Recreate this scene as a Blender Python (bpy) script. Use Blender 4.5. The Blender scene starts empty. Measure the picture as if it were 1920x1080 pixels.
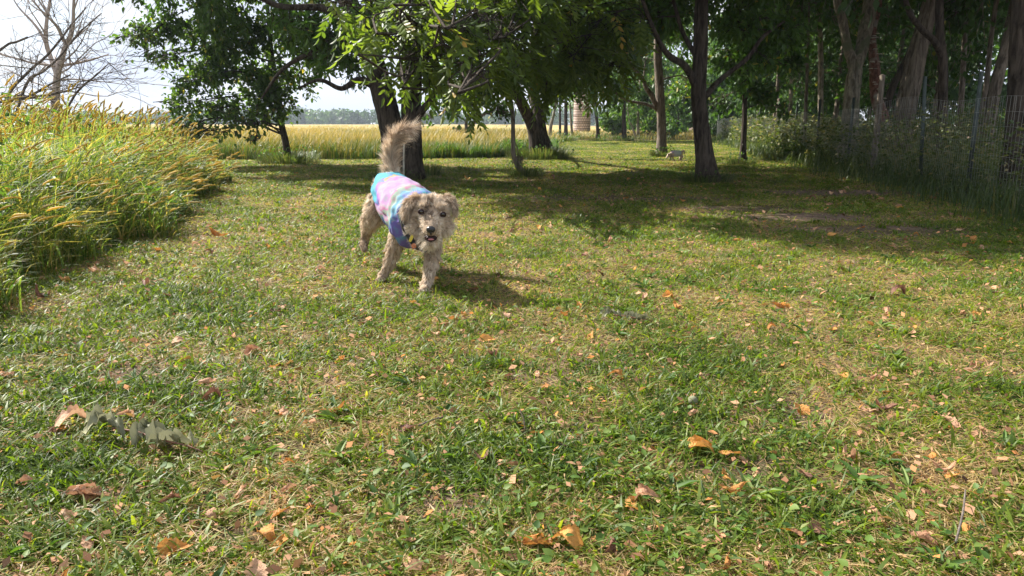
import bpy, bmesh, math
import numpy as np
from mathutils import Vector, Matrix
from mathutils.kdtree import KDTree
from mathutils.bvhtree import BVHTree
C = bpy.context.scene
COL = C.collection
R = math.radians
# ------------------------------------------------------------------ camera, world, sun
F, PITCH, H = 1350.0, R(12.85), 0.70
cam = bpy.data.cameras.new('camera'); camo = bpy.data.objects.new('camera', cam); COL.objects.link(camo)
cam.sensor_width = 36; cam.lens = F/1920*36; cam.clip_start = .02; cam.clip_end = 3000
camo.location = (0, 0, H); camo.rotation_euler = (math.pi/2-PITCH, 0, 0); C.camera = camo
SUN = np.array([-.625, .40, .67]); SUN /= np.linalg.norm(SUN)
w = bpy.data.worlds.new('World'); C.world = w; w.use_nodes = True
nt = w.node_tree; nd = nt.nodes; lk = nt.links
bg = nd['Background']; sky = nd.new('ShaderNodeTexSky'); sky.sky_type = 'NISHITA'; sky.sun_disc = False
sky.sun_elevation = math.asin(SUN[2]); sky.sun_rotation = math.atan2(SUN[0], SUN[1])
sky.air_density = 1.0; sky.dust_density = .8
tc = nd.new('ShaderNodeTexCoord'); mp = nd.new('ShaderNodeMapping'); mp.inputs['Scale'].default_value = (1, 1, 3.2)
no = nd.new('ShaderNodeTexNoise'); no.inputs['Scale'].default_value = 2.3; no.inputs['Detail'].default_value = 8; no.inputs['Roughness'].default_value = .55
rp = nd.new('ShaderNodeValToRGB'); rp.color_ramp.elements[0].position = .30; rp.color_ramp.elements[1].position = .50
mx = nd.new('ShaderNodeMix'); mx.data_type = 'RGBA'; cn = nd.new('ShaderNodeTexNoise'); cn.inputs['Scale'].default_value = 5; cn.inputs['Detail'].default_value = 9; cn.inputs['Roughness'].default_value = .6
cr = nd.new('ShaderNodeValToRGB'); cr.color_ramp.elements[0].position = .38; cr.color_ramp.elements[0].color = (.385, .43, .52, 1); cr.color_ramp.elements[1].position = .62; cr.color_ramp.elements[1].color = (.50, .515, .54, 1)
cm = nd.new('ShaderNodeVectorMath'); cm.operation = 'SCALE'; cm.inputs['Scale'].default_value = 8.6; lk.new(mp.outputs['Vector'], cn.inputs['Vector']); lk.new(cn.outputs['Fac'], cr.inputs['Fac']); lk.new(cr.outputs['Color'], cm.inputs[0]); lk.new(cm.outputs[0], mx.inputs['B'])
lk.new(tc.outputs['Generated'], mp.inputs['Vector']); lk.new(mp.outputs['Vector'], no.inputs['Vector']); lk.new(no.outputs['Fac'], rp.inputs['Fac'])
sx = nd.new('ShaderNodeSeparateXYZ'); hz = nd.new('ShaderNodeMapRange'); hz.inputs['From Min'].default_value = .02; hz.inputs['From Max'].default_value = .22; hz.inputs['To Min'].default_value = 1; hz.inputs['To Max'].default_value = 0
mxx = nd.new('ShaderNodeMath'); mxx.operation = 'MAXIMUM'; lk.new(tc.outputs['Generated'], sx.inputs[0]); lk.new(sx.outputs['Z'], hz.inputs['Value']); lk.new(hz.outputs[0], mxx.inputs[0]); lk.new(rp.outputs['Color'], mxx.inputs[1]); lk.new(mxx.outputs[0], mx.inputs['Factor']); lk.new(sky.outputs['Color'], mx.inputs['A']); lk.new(mx.outputs['Result'], bg.inputs['Color'])
bg.inputs['Strength'].default_value = .10
sl = bpy.data.lights.new('sun', 'SUN'); sl.energy = 5.0; sl.angle = R(.53); sl.color = (1, .955, .87)
so = bpy.data.objects.new('sun', sl); COL.objects.link(so); so.rotation_euler = Vector(SUN).to_track_quat('Z', 'Y').to_euler()
C.view_settings.view_transform = 'Standard'; C.view_settings.look = 'None'; C.view_settings.gamma = 1
C.view_settings.exposure = 1.3
C.cycles.max_bounces = 6; C.cycles.diffuse_bounces = 3; C.cycles.glossy_bounces = 2; C.cycles.transmission_bounces = 4
C.cycles.transparent_max_bounces = 4; C.cycles.sample_clamp_indirect = 6; C.cycles.caustics_reflective = False; C.cycles.caustics_refractive = False
C.cycles.use_denoising = True; C.cycles.use_adaptive_sampling = True; C.cycles.adaptive_threshold = .015

# ------------------------------------------------------------------ helpers
cp, sp = math.cos(PITCH), math.sin(PITCH)
def ray(px, py):
    u = (px-960)/F; v = -(py-540)/F
    return np.array([u, cp+v*sp, -sp+v*cp])
def W(px, py, Y):                       # point at world depth Y seen at pixel
    d = ray(px, py); return np.array([0, 0, H])+d*(Y/d[1])
def G(px, py, z=0.):                    # ground point at pixel
    d = ray(px, py); return np.array([0, 0, H])+d*((z-H)/d[2])
def rng(s): return np.random.default_rng(s)
def unit(a): return a/(np.linalg.norm(a, axis=-1, keepdims=True)+1e-9)
def hsh(i, j, s):
    n = (i*374761393+j*668265263+s*982451653) & 0xffffffff
    n = ((n ^ (n >> 13))*1274126177) & 0xffffffff
    return ((n ^ (n >> 16)) & 0xffff)/65535.0
def vnoise(x, y, s=0):
    xi = np.floor(x).astype(np.int64); yi = np.floor(y).astype(np.int64); fx = x-xi; fy = y-yi
    fx = fx*fx*(3-2*fx); fy = fy*fy*(3-2*fy)
    a = hsh(xi, yi, s); b = hsh(xi+1, yi, s); c = hsh(xi, yi+1, s); d = hsh(xi+1, yi+1, s)
    return (a*(1-fx)+b*fx)*(1-fy)+(c*(1-fx)+d*fx)*fy
def fbm(x, y, s=0, o=3):
    return sum(vnoise(x*2**k, y*2**k, s+k)*.5**k for k in range(o))/sum(.5**k for k in range(o))
def gz(x, y):                            # gentle ground relief
    x = np.asarray(x, float); y = np.asarray(y, float)
    return (fbm(x*1.3, y*1.3, 5)-.5)*.022

class MB:                                # collects vertices and faces, links them as ONE mesh
    def __init__(s): s.V = []; s.Fs = []; s.A = []; s.n = 0
    def add(s, V, F, a=0.):
        V = np.asarray(V, float).reshape(-1, 3); s.V.append(V)
        s.A.append(np.broadcast_to(np.asarray(a, float), (len(V),)).copy())
        for f in (F if isinstance(F, list) else [F]): s.Fs.append(np.asarray(f, np.int64)+s.n)
        s.n += len(V); return s
    def build(s, name, mat, parent=None, smooth=True):
        V = np.concatenate(s.V); A = np.concatenate(s.A)
        me = bpy.data.meshes.new(name); me.vertices.add(len(V)); me.vertices.foreach_set('co', V.astype(np.float32).ravel())
        li = np.concatenate([f.ravel() for f in s.Fs]); cnt = np.concatenate([np.full(len(f), f.shape[1]) for f in s.Fs])
        me.loops.add(len(li)); me.loops.foreach_set('vertex_index', li.astype(np.int32))
        st = np.concatenate([[0], np.cumsum(cnt)[:-1]]); me.polygons.add(len(cnt)); me.polygons.foreach_set('loop_start', st.astype(np.int32))
        if smooth: me.polygons.foreach_set('use_smooth', np.ones(len(cnt), bool))
        me.update(calc_edges=True)
        at = me.attributes.new('rnd', 'FLOAT', 'POINT'); at.data.foreach_set('value', A.astype(np.float32))
        me.materials.append(mat)
        o = bpy.data.objects.new(name, me); COL.objects.link(o)
        if parent is not None: o.parent = parent; o.matrix_parent_inverse = Matrix.Translation(-parent.location)
        return o
def tag(o, label=None, cat=None, group=None, kind=None):
    for k, v in (('label', label), ('category', cat), ('group', group), ('kind', kind)):
        if v: o[k] = v
    return o
def thing(name, loc, label, cat, group=None):
    o = bpy.data.objects.new(name, None); COL.objects.link(o); o.location = Vector([float(q) for q in loc]); o.empty_display_size = .1
    return tag(o, label, cat, group)

def ribbon(mb, P, wd, side, a):          # P (n,k,3) centre lines, wd (n,k), side (n,3)
    n, k, _ = P.shape
    s = side[:, None, :]*wd[:, :, None]*.5
    V = np.stack([P-s, P+s], 2).reshape(-1, 3)
    b = (np.arange(n)*k*2)[:, None]+(np.arange(k-1)*2)[None, :]
    Fq = np.stack([b, b+1, b+3, b+2], -1).reshape(-1, 4)
    mb.add(V, Fq, np.repeat(a, k*2))
def arcs(base, dirh, height, reach, k, bend=1.6, droop=0.):
    t = np.linspace(0, 1, k)[None, :, None]
    up = np.array([0, 0, 1.])
    return base[:, None, :]+up*(height[:, None, None]*(t-droop*t**3))+dirh[:, None, :]*(reach[:, None, None]*t**bend)
def sprig(mb, T, TF, P, ax, nr, L, Wd, a):   # stamp template T (x along, y across, z up) at P
    ax = unit(ax); sd = unit(np.cross(nr, ax)); nn = np.cross(ax, sd)
    V = P[:, None, :]+ax[:, None, :]*(T[None, :, 0:1]*L[:, None, None])+sd[:, None, :]*(T[None, :, 1:2]*Wd[:, None, None])+nn[:, None, :]*(T[None, :, 2:3]*L[:, None, None])
    m = len(T); fs = [(TF_[None]+(np.arange(len(P))*m)[:, None, None]).reshape(-1, TF_.shape[1]) for TF_ in TF]
    mb.add(V.reshape(-1, 3), fs, np.repeat(a, m))
# leaf templates
LT = np.array([[0, 0, 0], [.3, .5, .05], [.3, 0, -.03], [.3, -.5, .05], [.66, .36, .02], [.66, 0, -.07], [.66, -.36, .02], [1, 0, -.16]])
LF = [np.array([[0, 2, 1], [0, 3, 2], [4, 5, 7], [5, 6, 7]]), np.array([[1, 2, 5, 4], [2, 3, 6, 5]])]
ST = np.array([[0, 0, 0], [.45, .5, .04], [1, 0, -.1], [.45, -.5, .04]]); SF = [np.array([[0, 3, 2, 1]])]
RT = np.array([[0, 0, 0]]+[[.5-.5*math.cos(t), .5*math.sin(t), .05*math.sin(2*t)] for t in np.linspace(.5, 2*math.pi-.5, 7)])
RF = [np.array([[0, i, i+1] for i in range(1, 7)])]

def tube(mb, P, r, n=8, a=0., rough=0., seed=1, cap=True):
    P = np.asarray(P, float); r = np.asarray(r, float); k = len(P)
    T = unit(np.gradient(P, axis=0)); ref = np.array([0, 1., .03]) if abs(T[0][1]) < .8 else np.array([1., 0, 0])
    N = []; c = ref
    for t in T:
        c = unit(c-t*np.dot(c, t)); N.append(c)
    N = np.array(N); B = np.cross(T, N); th = np.linspace(0, 2*math.pi, n, endpoint=False)
    rr = r[:, None]*np.ones((1, n))
    if rough:
        g = rng(seed); cum = np.arange(k)*.6
        ph = g.uniform(0, 6, 3)
        rr = rr*(1+rough*(np.sin(th*3+ph[0]+cum[:, None]*.3)*.5+np.sin(th*5+ph[1]-cum[:, None]*.4)*.35)+rough*.6*g.normal(0, 1, (k, n))*.4)
    V = P[:, None]+N[:, None]*(np.cos(th)[None, :, None]*rr[..., None])+B[:, None]*(np.sin(th)[None, :, None]*rr[..., None])
    i = (np.arange(k-1)*n)[:, None]; j = np.arange(n)[None]; j2 = (j+1) % n
    Fq = np.stack([i+j, i+j2, i+n+j2, i+n+j], -1).reshape(-1, 4)
    V = V.reshape(-1, 3)
    if cap:
        V = np.concatenate([V, P[-1:]+T[-1:]*r[-1]*.5]); j = np.arange(n)
        mb.add(V, [Fq, np.stack([(k-1)*n+j, (k-1)*n+(j+1) % n, np.full(n, k*n)], 1)], a)
    else: mb.add(V, Fq, a)
def smoothpath(P, r, m):                 # catmull-rom resample
    P = np.asarray(P, float); r = np.asarray(r, float)
    Q = np.vstack([2*P[0]-P[1], P, 2*P[-1]-P[-2]]); o = []; rr = []
    for i in range(len(P)-1):
        p0, p1, p2, p3 = Q[i:i+4]
        for t in np.linspace(0, 1, m, endpoint=False):
            o.append(.5*((2*p1)+(-p0+p2)*t+(2*p0-5*p1+4*p2-p3)*t*t+(-p0+3*p1-3*p2+p3)*t**3)); rr.append(r[i]*(1-t)+r[i+1]*t)
    o.append(P[-1]); rr.append(r[-1]); return np.array(o), np.array(rr)

# ------------------------------------------------------------------ materials
def newmat(name):
    m = bpy.data.materials.new(name); m.use_nodes = True; t = m.node_tree
    return m, t, t.nodes, t.links, t.nodes['Principled BSDF']
def ramp(nd, stops):
    r = nd.new('ShaderNodeValToRGB'); e = r.color_ramp.elements
    while len(e) < len(stops): e.new(.5)
    for q, (p, c) in zip(e, stops): q.position = p; q.color = (*c, 1)
    return r
def leafmat(name, stops, transl=.35, rough=.5, boost=1.6, spec=.35, tint=(1.1, 1.15, .5)):
    m, t, nd, lk, b = newmat(name)
    at = nd.new('ShaderNodeAttribute'); at.attribute_name = 'rnd'
    r = ramp(nd, stops); lk.new(at.outputs['Fac'], r.inputs['Fac']); lk.new(r.outputs['Color'], b.inputs['Base Color'])
    b.inputs['Roughness'].default_value = rough; b.inputs['Specular IOR Level'].default_value = spec
    if transl:
        tr = nd.new('ShaderNodeBsdfTranslucent'); mu = nd.new('ShaderNodeMix'); mu.data_type = 'RGBA'; mu.blend_type = 'MULTIPLY'; mu.inputs['Factor'].default_value = 1
        mu.inputs['B'].default_value = (boost*tint[0], boost*tint[1], boost*tint[2], 1); lk.new(r.outputs['Color'], mu.inputs['A']); lk.new(mu.outputs['Result'], tr.inputs['Color'])
        ms = nd.new('ShaderNodeMixShader'); ms.inputs['Fac'].default_value = transl
        lk.new(b.outputs[0], ms.inputs[1]); lk.new(tr.outputs[0], ms.inputs[2]); lk.new(ms.outputs[0], nd['Material Output'].inputs['Surface'])
    return m
def bark(name, c0, c1, c2=None, scale=9., stretch=.16, bump=1., moss=None):
    m, t, nd, lk, b = newmat(name)
    tc = nd.new('ShaderNodeTexCoord'); mp = nd.new('ShaderNodeMapping'); mp.inputs['Scale'].default_value = (scale, scale, scale*stretch)
    n1 = nd.new('ShaderNodeTexNoise'); n1.inputs['Scale'].default_value = 3; n1.inputs['Detail'].default_value = 8; n1.inputs['Roughness'].default_value = .65; n1.inputs['Distortion'].default_value = .6
    r = ramp(nd, [(.38, c0), (.62, c1)]); lk.new(tc.outputs['Object'], mp.inputs['Vector']); lk.new(mp.outputs['Vector'], n1.inputs['Vector']); lk.new(n1.outputs['Fac'], r.inputs['Fac'])
    out = r.outputs['Color']
    if c2:
        n2 = nd.new('ShaderNodeTexNoise'); n2.inputs['Scale'].default_value = 4.5; n2.inputs['Detail'].default_value = 6; lk.new(tc.outputs['Object'], n2.inputs['Vector'])
        r2 = ramp(nd, [(.52, (0, 0, 0)), (.62, (1, 1, 1))]); lk.new(n2.outputs['Fac'], r2.inputs['Fac'])
        mi = nd.new('ShaderNodeMix'); mi.data_type = 'RGBA'; lk.new(r2.outputs['Color'], mi.inputs['Factor']); lk.new(out, mi.inputs['A']); mi.inputs['B'].default_value = (*c2, 1); out = mi.outputs['Result']
    lk.new(out, b.inputs['Base Color']); b.inputs['Roughness'].default_value = .9; b.inputs['Specular IOR Level'].default_value = .2
    bu = nd.new('ShaderNodeBump'); bu.inputs['Strength'].default_value = bump; bu.inputs['Distance'].default_value = .03; lk.new(n1.outputs['Fac'], bu.inputs['Height']); lk.new(bu.outputs[0], b.inputs['Normal'])
    return m
def plain(name, col, rough=.6, metal=0., noise=.0, nscale=20, spec=.4):
    m, t, nd, lk, b = newmat(name)
    b.inputs['Roughness'].default_value = rough; b.inputs['Metallic'].default_value = metal; b.inputs['Specular IOR Level'].default_value = spec
    n = nd.new('ShaderNodeTexNoise'); n.inputs['Scale'].default_value = nscale; n.inputs['Detail'].default_value = 5
    tc = nd.new('ShaderNodeTexCoord'); lk.new(tc.outputs['Object'], n.inputs['Vector'])
    r = ramp(nd, [(.3, tuple(q*(1-noise) for q in col)), (.7, tuple(min(1, q*(1+noise)) for q in col))]); lk.new(n.outputs['Fac'], r.inputs['Fac']); lk.new(r.outputs['Color'], b.inputs['Base Color'])
    return m
M = {}
M['bark_dark'] = bark('dark bark', (.024, .018, .013), (.10, .078, .06))
M['bark_mid'] = bark('brown bark', (.075, .06, .045), (.27, .22, .17), scale=8)
M['bark_pale'] = bark('pale lichen bark', (.13, .11, .08), (.38, .33, .25), (.16, .17, .10), scale=7, stretch=.3)
M['bark_red'] = bark('reddish flaking bark', (.10, .05, .035), (.30, .15, .11), (.36, .32, .26), scale=9, stretch=.5, bump=1.)
M['bark_dead'] = bark('bleached dead wood', (.27, .215, .18), (.52, .44, .38), scale=14, bump=.3)
M['twig_dead'] = bark('grey dead branch', (.07, .055, .045), (.20, .165, .14), scale=14, bump=.4)
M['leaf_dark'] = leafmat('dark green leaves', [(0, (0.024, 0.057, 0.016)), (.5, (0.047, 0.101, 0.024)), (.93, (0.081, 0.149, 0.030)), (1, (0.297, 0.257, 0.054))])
M['leaf_mulberry'] = leafmat('mulberry leaves', [(0, (.035, .075, .016)), (.5, (.07, .14, .03)), (.93, (.13, .21, .04)), (1, (.36, .3, .07))], transl=.45, tint=(1.2, 1.15, .4))
M['leaf_mid'] = leafmat('green leaves', [(0, (0.042, 0.091, 0.020)), (.5, (0.070, 0.147, 0.028)), (.92, (0.126, 0.210, 0.039)), (1, (0.392, 0.336, 0.070))], transl=.38)
M['leaf_far'] = leafmat('sunlit far leaves', [(0, (0.048, 0.096, 0.024)), (.6, (0.084, 0.156, 0.030)), (1, (0.144, 0.216, 0.048))], transl=.4)
M['leaf_ash'] = leafmat('pinnate leaves', [(0, (.055, .10, .02)), (.5, (.105, .165, .03)), (.95, (.17, .23, .05)), (1, (.45, .3, .07))], transl=.55, rough=.45, spec=.35, tint=(1.2, 1.12, .4))
M['lawn'] = leafmat('mown grass', [(0, (.04, .075, .010)), (.28, (.105, .16, .015)), (.52, (.20, .235, .025)), (.60, (.28, .255, .055)), (.66, (.36, .27, .12)), (.85, (.50, .38, .20)), (1, (.28, .14, .08))], transl=.45, rough=.5, boost=1.75, tint=(1.1, 1.1, .45))
M['weed'] = leafmat('broad lawn weeds', [(0, (.035, .08, .014)), (.5, (.08, .15, .022)), (1, (.15, .21, .045))], transl=.3, rough=.55, spec=.3)
M['tall'] = leafmat('tall grass blades', [(0, (.035, .08, .016)), (.45, (.085, .15, .03)), (.75, (.17, .22, .05)), (1, (.40, .31, .11))], transl=.5, rough=.5, boost=1.45)
M['head'] = leafmat('foxtail seed heads', [(0, (.17, .14, .04)), (.5, (.34, .25, .07)), (1, (.58, .42, .15))], transl=.5, boost=1.6)
M['field'] = leafmat('field grass', [(0, (.06, .10, .022)), (.35, (.17, .17, .045)), (.6, (.37, .265, .085)), (1, (.52, .36, .14))], transl=.3, boost=1.2)
M['under'] = leafmat('shaded weeds', [(0, (.045, .075, .022)), (.4, (.10, .13, .04)), (.7, (.24, .20, .10)), (1, (.42, .32, .20))], transl=.35)
def fallen(name, a, b_):
    m, t, nd, lk, b = newmat(name)
    tc = nd.new('ShaderNodeTexCoord'); n = nd.new('ShaderNodeTexNoise'); n.inputs['Scale'].default_value = 7; n.inputs['Detail'].default_value = 8; n.inputs['Roughness'].default_value = .7
    oi = nd.new('ShaderNodeObjectInfo'); ad = nd.new('ShaderNodeMath'); ad.operation = 'MULTIPLY_ADD'; ad.inputs[1].default_value = .35; 
    lk.new(tc.outputs['Object'], n.inputs['Vector']); lk.new(oi.outputs['Random'], ad.inputs[0]); lk.new(n.outputs['Fac'], ad.inputs[2])
    r = ramp(nd, [(.35, a), (.85, b_)]); lk.new(ad.outputs[0], r.inputs['Fac']); lk.new(r.outputs['Color'], b.inputs['Base Color']); b.inputs['Roughness'].default_value = .6
    tr = nd.new('ShaderNodeBsdfTranslucent'); lk.new(r.outputs['Color'], tr.inputs['Color']); ms = nd.new('ShaderNodeMixShader'); ms.inputs['Fac'].default_value = .25
    lk.new(b.outputs[0], ms.inputs[1]); lk.new(tr.outputs[0], ms.inputs[2]); lk.new(ms.outputs[0], nd['Material Output'].inputs['Surface'])
    bu = nd.new('ShaderNodeBump'); bu.inputs['Strength'].default_value = .9; bu.inputs['Distance'].default_value = .006; lk.new(n.outputs['Fac'], bu.inputs['Height']); lk.new(bu.outputs[0], b.inputs['Normal'])
    return m
M['dry_tan'] = fallen('tan dry leaf', (.34, .15, .075), (.68, .40, .24))
M['dry_orange'] = fallen('orange dry leaf', (.38, .13, .025), (.74, .36, .09))
M['dry_dark'] = fallen('dark brown dry leaf', (.10, .04, .025), (.32, .15, .09))
M['dry_grey'] = fallen('grey green wilted leaf', (.11, .115, .055), (.34, .33, .20))
M['dry_yellow'] = fallen('yellow dry leaf', (.40, .33, .10), (.60, .52, .22))
# ground
def groundmat():
    m, t, nd, lk, b = newmat('soil and thatch')
    tc = nd.new('ShaderNodeTexCoord')
    n = nd.new('ShaderNodeTexNoise'); n.inputs['Scale'].default_value = 30; n.inputs['Detail'].default_value = 9; n.inputs['Roughness'].default_value = .7
    n2 = nd.new('ShaderNodeTexNoise'); n2.inputs['Scale'].default_value = 1.4; n2.inputs['Detail'].default_value = 4
    for q in (n, n2): lk.new(tc.outputs['Object'], q.inputs['Vector'])
    r = ramp(nd, [(.3, (.05, .034, .025)), (.5, (.155, .105, .08)), (.72, (.33, .24, .175))]); lk.new(n.outputs['Fac'], r.inputs['Fac'])
    r2 = ramp(nd, [(.4, (.5, .6, .32)), (.6, (1, 1, 1))]); lk.new(n2.outputs['Fac'], r2.inputs['Fac'])
    mu = nd.new('ShaderNodeMix'); mu.data_type = 'RGBA'; mu.blend_type = 'MULTIPLY'; mu.inputs['Factor'].default_value = .8
    lk.new(r.outputs['Color'], mu.inputs['A']); lk.new(r2.outputs['Color'], mu.inputs['B']); lk.new(mu.outputs['Result'], b.inputs['Base Color'])
    b.inputs['Roughness'].default_value = 1; b.inputs['Specular IOR Level'].default_value = .1
    bu = nd.new('ShaderNodeBump'); bu.inputs['Strength'].default_value = .9; bu.inputs['Distance'].default_value = .015; lk.new(n.outputs['Fac'], bu.inputs['Height']); lk.new(bu.outputs[0], b.inputs['Normal'])
    return m
M['ground'] = groundmat()
M['fieldsoil'] = plain('golden field', (.36, .28, .12), 1, noise=.35, nscale=.8, spec=.1)

# ------------------------------------------------------------------ setting
def patch(x, y):                         # bare, worn places in the lawn
    s = np.zeros_like(x)
    for (px, py, rx, ry, k) in BARE:
        c = G(px, py); s = np.maximum(s, k*np.exp(-(((x-c[0])/rx)**2+((y-c[1])/ry)**2)**2))
    return s
BARE = [(1500, 408, .55, .24, 1.), (1640, 432, .6, .20, 1.), (1400, 392, .5, .22, .95), (1560, 362, .8, .35, .9), (1230, 375, .8, .25, .6), (1100, 372, .9, .3, .55), (1720, 440, .5, .12, .8),
        (1480, 770, .13, .09, .5), (830, 950, .09, .07, .5), (1060, 810, .13, .07, .45), (250, 700, .12, .08, .45), (1010, 705, .12, .09, .4), (1400, 880, .13, .07, .45), (230, 940, .1, .07, .45), (560, 840, .1, .06, .4), (450, 1010, .09, .05, .5)]
def sheet(name, xs, ys, zf, mat):
    X, Yg = np.meshgrid(xs, ys, indexing='ij'); V = np.stack([X, Yg, zf(X, Yg)], -1).reshape(-1, 3)
    n, k = len(xs), len(ys); i = (np.arange(n-1)*k)[:, None]; j = np.arange(k-1)[None]
    Fq = np.stack([i+j, i+k+j, i+k+j+1, i+j+1], -1).reshape(-1, 4)
    return tag(MB().add(V, Fq).build(name, mat), kind='structure')
xs = np.concatenate([np.array([-1600, -700, -300, -120, -60]), np.arange(-30, -5, 1.), np.arange(-5, 8, .12), np.arange(8, 30, 1.), np.array([30, 60, 120, 300, 700, 1600])])
ys = np.concatenate([np.array([-60, -20, -6]), np.arange(-2, 12, .12), np.arange(12, 40, 1.), np.array([40, 60, 120, 250, 600, 1500])])
def gfun(x, y): return gz(x, y)
sheet('ground', xs, ys, gfun, M['ground'])
def fb(x):                               # where the mown lawn ends and the field begins
    return np.interp(x, [-60, -5.2, -.4, .7, 2.2, 2.6, 60], [14.6, 14.6, 15.2, 17, 30.5, 32, 32])

# mown grass
def lawn():
    g = rng(11); mb = MB(); ww = MB()
    def pts(n, y0, y1, pw):              # sample in a wedge, density ~ d^-pw
        u = g.uniform(0, 1, n); e = 2-pw
        Y = (y0**e+u*(y1**e-y0**e))**(1/e); X = Y*g.uniform(-.86, .84, n)+g.uniform(-.35, .35, n)*(g.uniform(0, 1, n) < .5)
        keep = (Y < fb(X)-.1+.3*g.uniform(-1, 1, n)) & (X < 3.95+(Y-5.8)*.187+.3)
        keep &= ~((X < left_edge(Y)-.35)) & (g.uniform(0, 1, n) > patch(X, Y)*.86)
        return X[keep], Y[keep]
    X, Y = pts(1200000, .62, 32, 1.25); n = len(X); d = np.hypot(X, Y)
    bare = patch(X, Y); nz = fbm(X*2.2, Y*2.2, 3); nz2 = fbm(X*9, Y*9, 8, 2)
    k = g.uniform(0, 1, n) > bare*.85+np.clip((.34-nz2)*2.0, 0, .45)
    X, Y, d, nz, nz2 = X[k], Y[k], d[k], nz[k], nz2[k]; n = len(X)
    green = g.uniform(0, 1, n) < .53+1.1*(nz-.46)+.8*(nz2-.5)+.12*(d > 2.6)-.10*np.clip((X/Y-.1)*2,0,1)*(d<2.6)
    th = g.uniform(0, 2*math.pi, n); dh = np.stack([np.cos(th), np.sin(th), 0*th], 1)
    far = 1+np.clip(d-1.6, 0, 40)*.13
    hgt = np.where(green, g.gamma(6, .0040, n)*(.75+.5*nz), g.uniform(.001, .014, n))*np.where(d > 5, 1.0, 1)
    rch = np.where(green, g.uniform(.014, .055, n), g.uniform(.02, .055, n))
    base = np.stack([X, Y, gz(X, Y)-.003+np.where(green, 0, g.uniform(0, .012, n))], 1)
    P = arcs(base, dh, hgt, rch, 4, 1.7, .22)
    wd0 = np.where(green, g.choice([.0022, .0036, .0062], n, p=[.42, .38, .20])*np.where(d < 2.2, 1.18, 1), g.uniform(.0012, .0032, n))*far
    wd = wd0[:, None]*np.array([.8, 1, .75, .12])[None]
    tl = th+math.pi/2+g.normal(0, .5, n); side = np.stack([np.cos(tl), np.sin(tl), g.normal(0, .3, n)], 1)
    a = np.where(green, np.clip(.30+(nz-.5)*-.5+g.normal(0, .13, n)-.18*(nz2-.5), 0, .62), g.uniform(.62, 1, n))
    ribbon(mb, P, wd, unit(side), a)
    # longer tufts
    tx, ty = pts(800, .8, 16, 1.1); m = 22
    X = np.repeat(tx, m)+g.normal(0, .018, len(tx)*m); Y = np.repeat(ty, m)+g.normal(0, .018, len(tx)*m); n = len(X); d = np.hypot(X, Y)
    th = g.uniform(0, 2*math.pi, n); dh = np.stack([np.cos(th), np.sin(th), 0*th], 1); base = np.stack([X, Y, gz(X, Y)-.003], 1)
    P = arcs(base, dh, g.uniform(.02, .06, n), g.uniform(.02, .06, n), 5, 1.8, .3)
    wd = (g.choice([.003, .0045, .0075], n)*(1+np.clip(d-1.6, 0, 40)*.08))[:, None]*np.array([.8, 1, .9, .6, .08])[None]
    tl = th+math.pi/2; ribbon(mb, P, wd, np.stack([np.cos(tl), np.sin(tl), 0*tl], 1), np.clip(g.normal(.22, .12, n), 0, .58))
    tag(mb.build('lawn_grass', M['lawn']), 'short mown lawn grass mixed with dry straw clippings', 'grass', kind='stuff')
    # clover and broad leaves
    X, Y = pts(17000, .62, 14, 1.35); n = len(X); nz = fbm(X*1.6+9, Y*1.6, 21); k = (g.uniform(0, 1, n) < np.clip((nz-.36)*3, .08, 1)); X, Y = X[k], Y[k]; n = len(X)
    th = g.uniform(0, 6.28, n); ax = np.stack([np.cos(th), np.sin(th), g.uniform(-.1, .6, n)], 1); nr = np.stack([g.normal(0, .35, n), g.normal(0, .35, n), np.ones(n)], 1)
    base = np.stack([X, Y, gz(X, Y)+g.uniform(.006, .035, n)], 1); L = g.uniform(.007, .020, n)*(1+np.clip(np.hypot(X, Y)-2, 0, 20)*.04)
    sprig(ww, LT, LF, base, ax, nr, L*1.15, L*g.uniform(.45, .95, n), g.uniform(0, 1, n))
    # rosettes of long leaves (plantain, dandelion)
    tx, ty = pts(700, .7, 10, 1.35); m = 8; X = np.repeat(tx, m); Y = np.repeat(ty, m); n = len(X); th = g.uniform(0, 6.28, n)
    ax = np.stack([np.cos(th), np.sin(th), g.uniform(.05, .8, n)], 1); nr = np.stack([g.normal(0, .2, n), g.normal(0, .2, n), np.ones(n)], 1)
    L = np.repeat(np.clip(g.gamma(5, .007, len(tx))+.012, 0, .06), m)*g.uniform(.6, 1.1, n)
    sprig(ww, LT, LF, np.stack([X, Y, gz(X, Y)+.004], 1), ax, nr, L, L*np.repeat(g.uniform(.14, .30, len(tx)), m), np.clip(np.repeat(g.uniform(0, 1, len(tx)), m)+g.normal(0, .1, n), 0, 1))
    tag(ww.build('lawn_weeds', M['weed']), 'low clover and broad leaved weeds in the lawn', 'ground cover', kind='stuff')
    # leaf crumbs
    cr = MB(); X, Y = pts(34000, .62, 13, 1.35); n = len(X); th = g.uniform(0, 6.28, n)
    L = np.clip(g.gamma(4, .0034, n), 0, .032)*(1+np.clip(np.hypot(X, Y)-2, 0, 20)*.08)
    sprig(cr, ST, SF, np.stack([X, Y, gz(X, Y)+g.uniform(.002, .022, n)], 1), np.stack([np.cos(th), np.sin(th), g.normal(0, .4, n)], 1), np.stack([g.normal(0, .6, n), g.normal(0, .6, n), np.ones(n)], 1), L, L*g.uniform(.3, .8, n), g.uniform(0, 1, n))
    m = leafmat('leaf crumbs', [(0, (.07, .04, .025)), (.4, (.30, .15, .085)), (.8, (.48, .28, .17)), (1, (.50, .20, .05))], transl=.15, spec=.08, rough=.9)
    tag(cr.build('leaf_litter', m), 'crumbled bits of dry leaf scattered through the lawn', 'leaf litter', kind='stuff')
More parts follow.
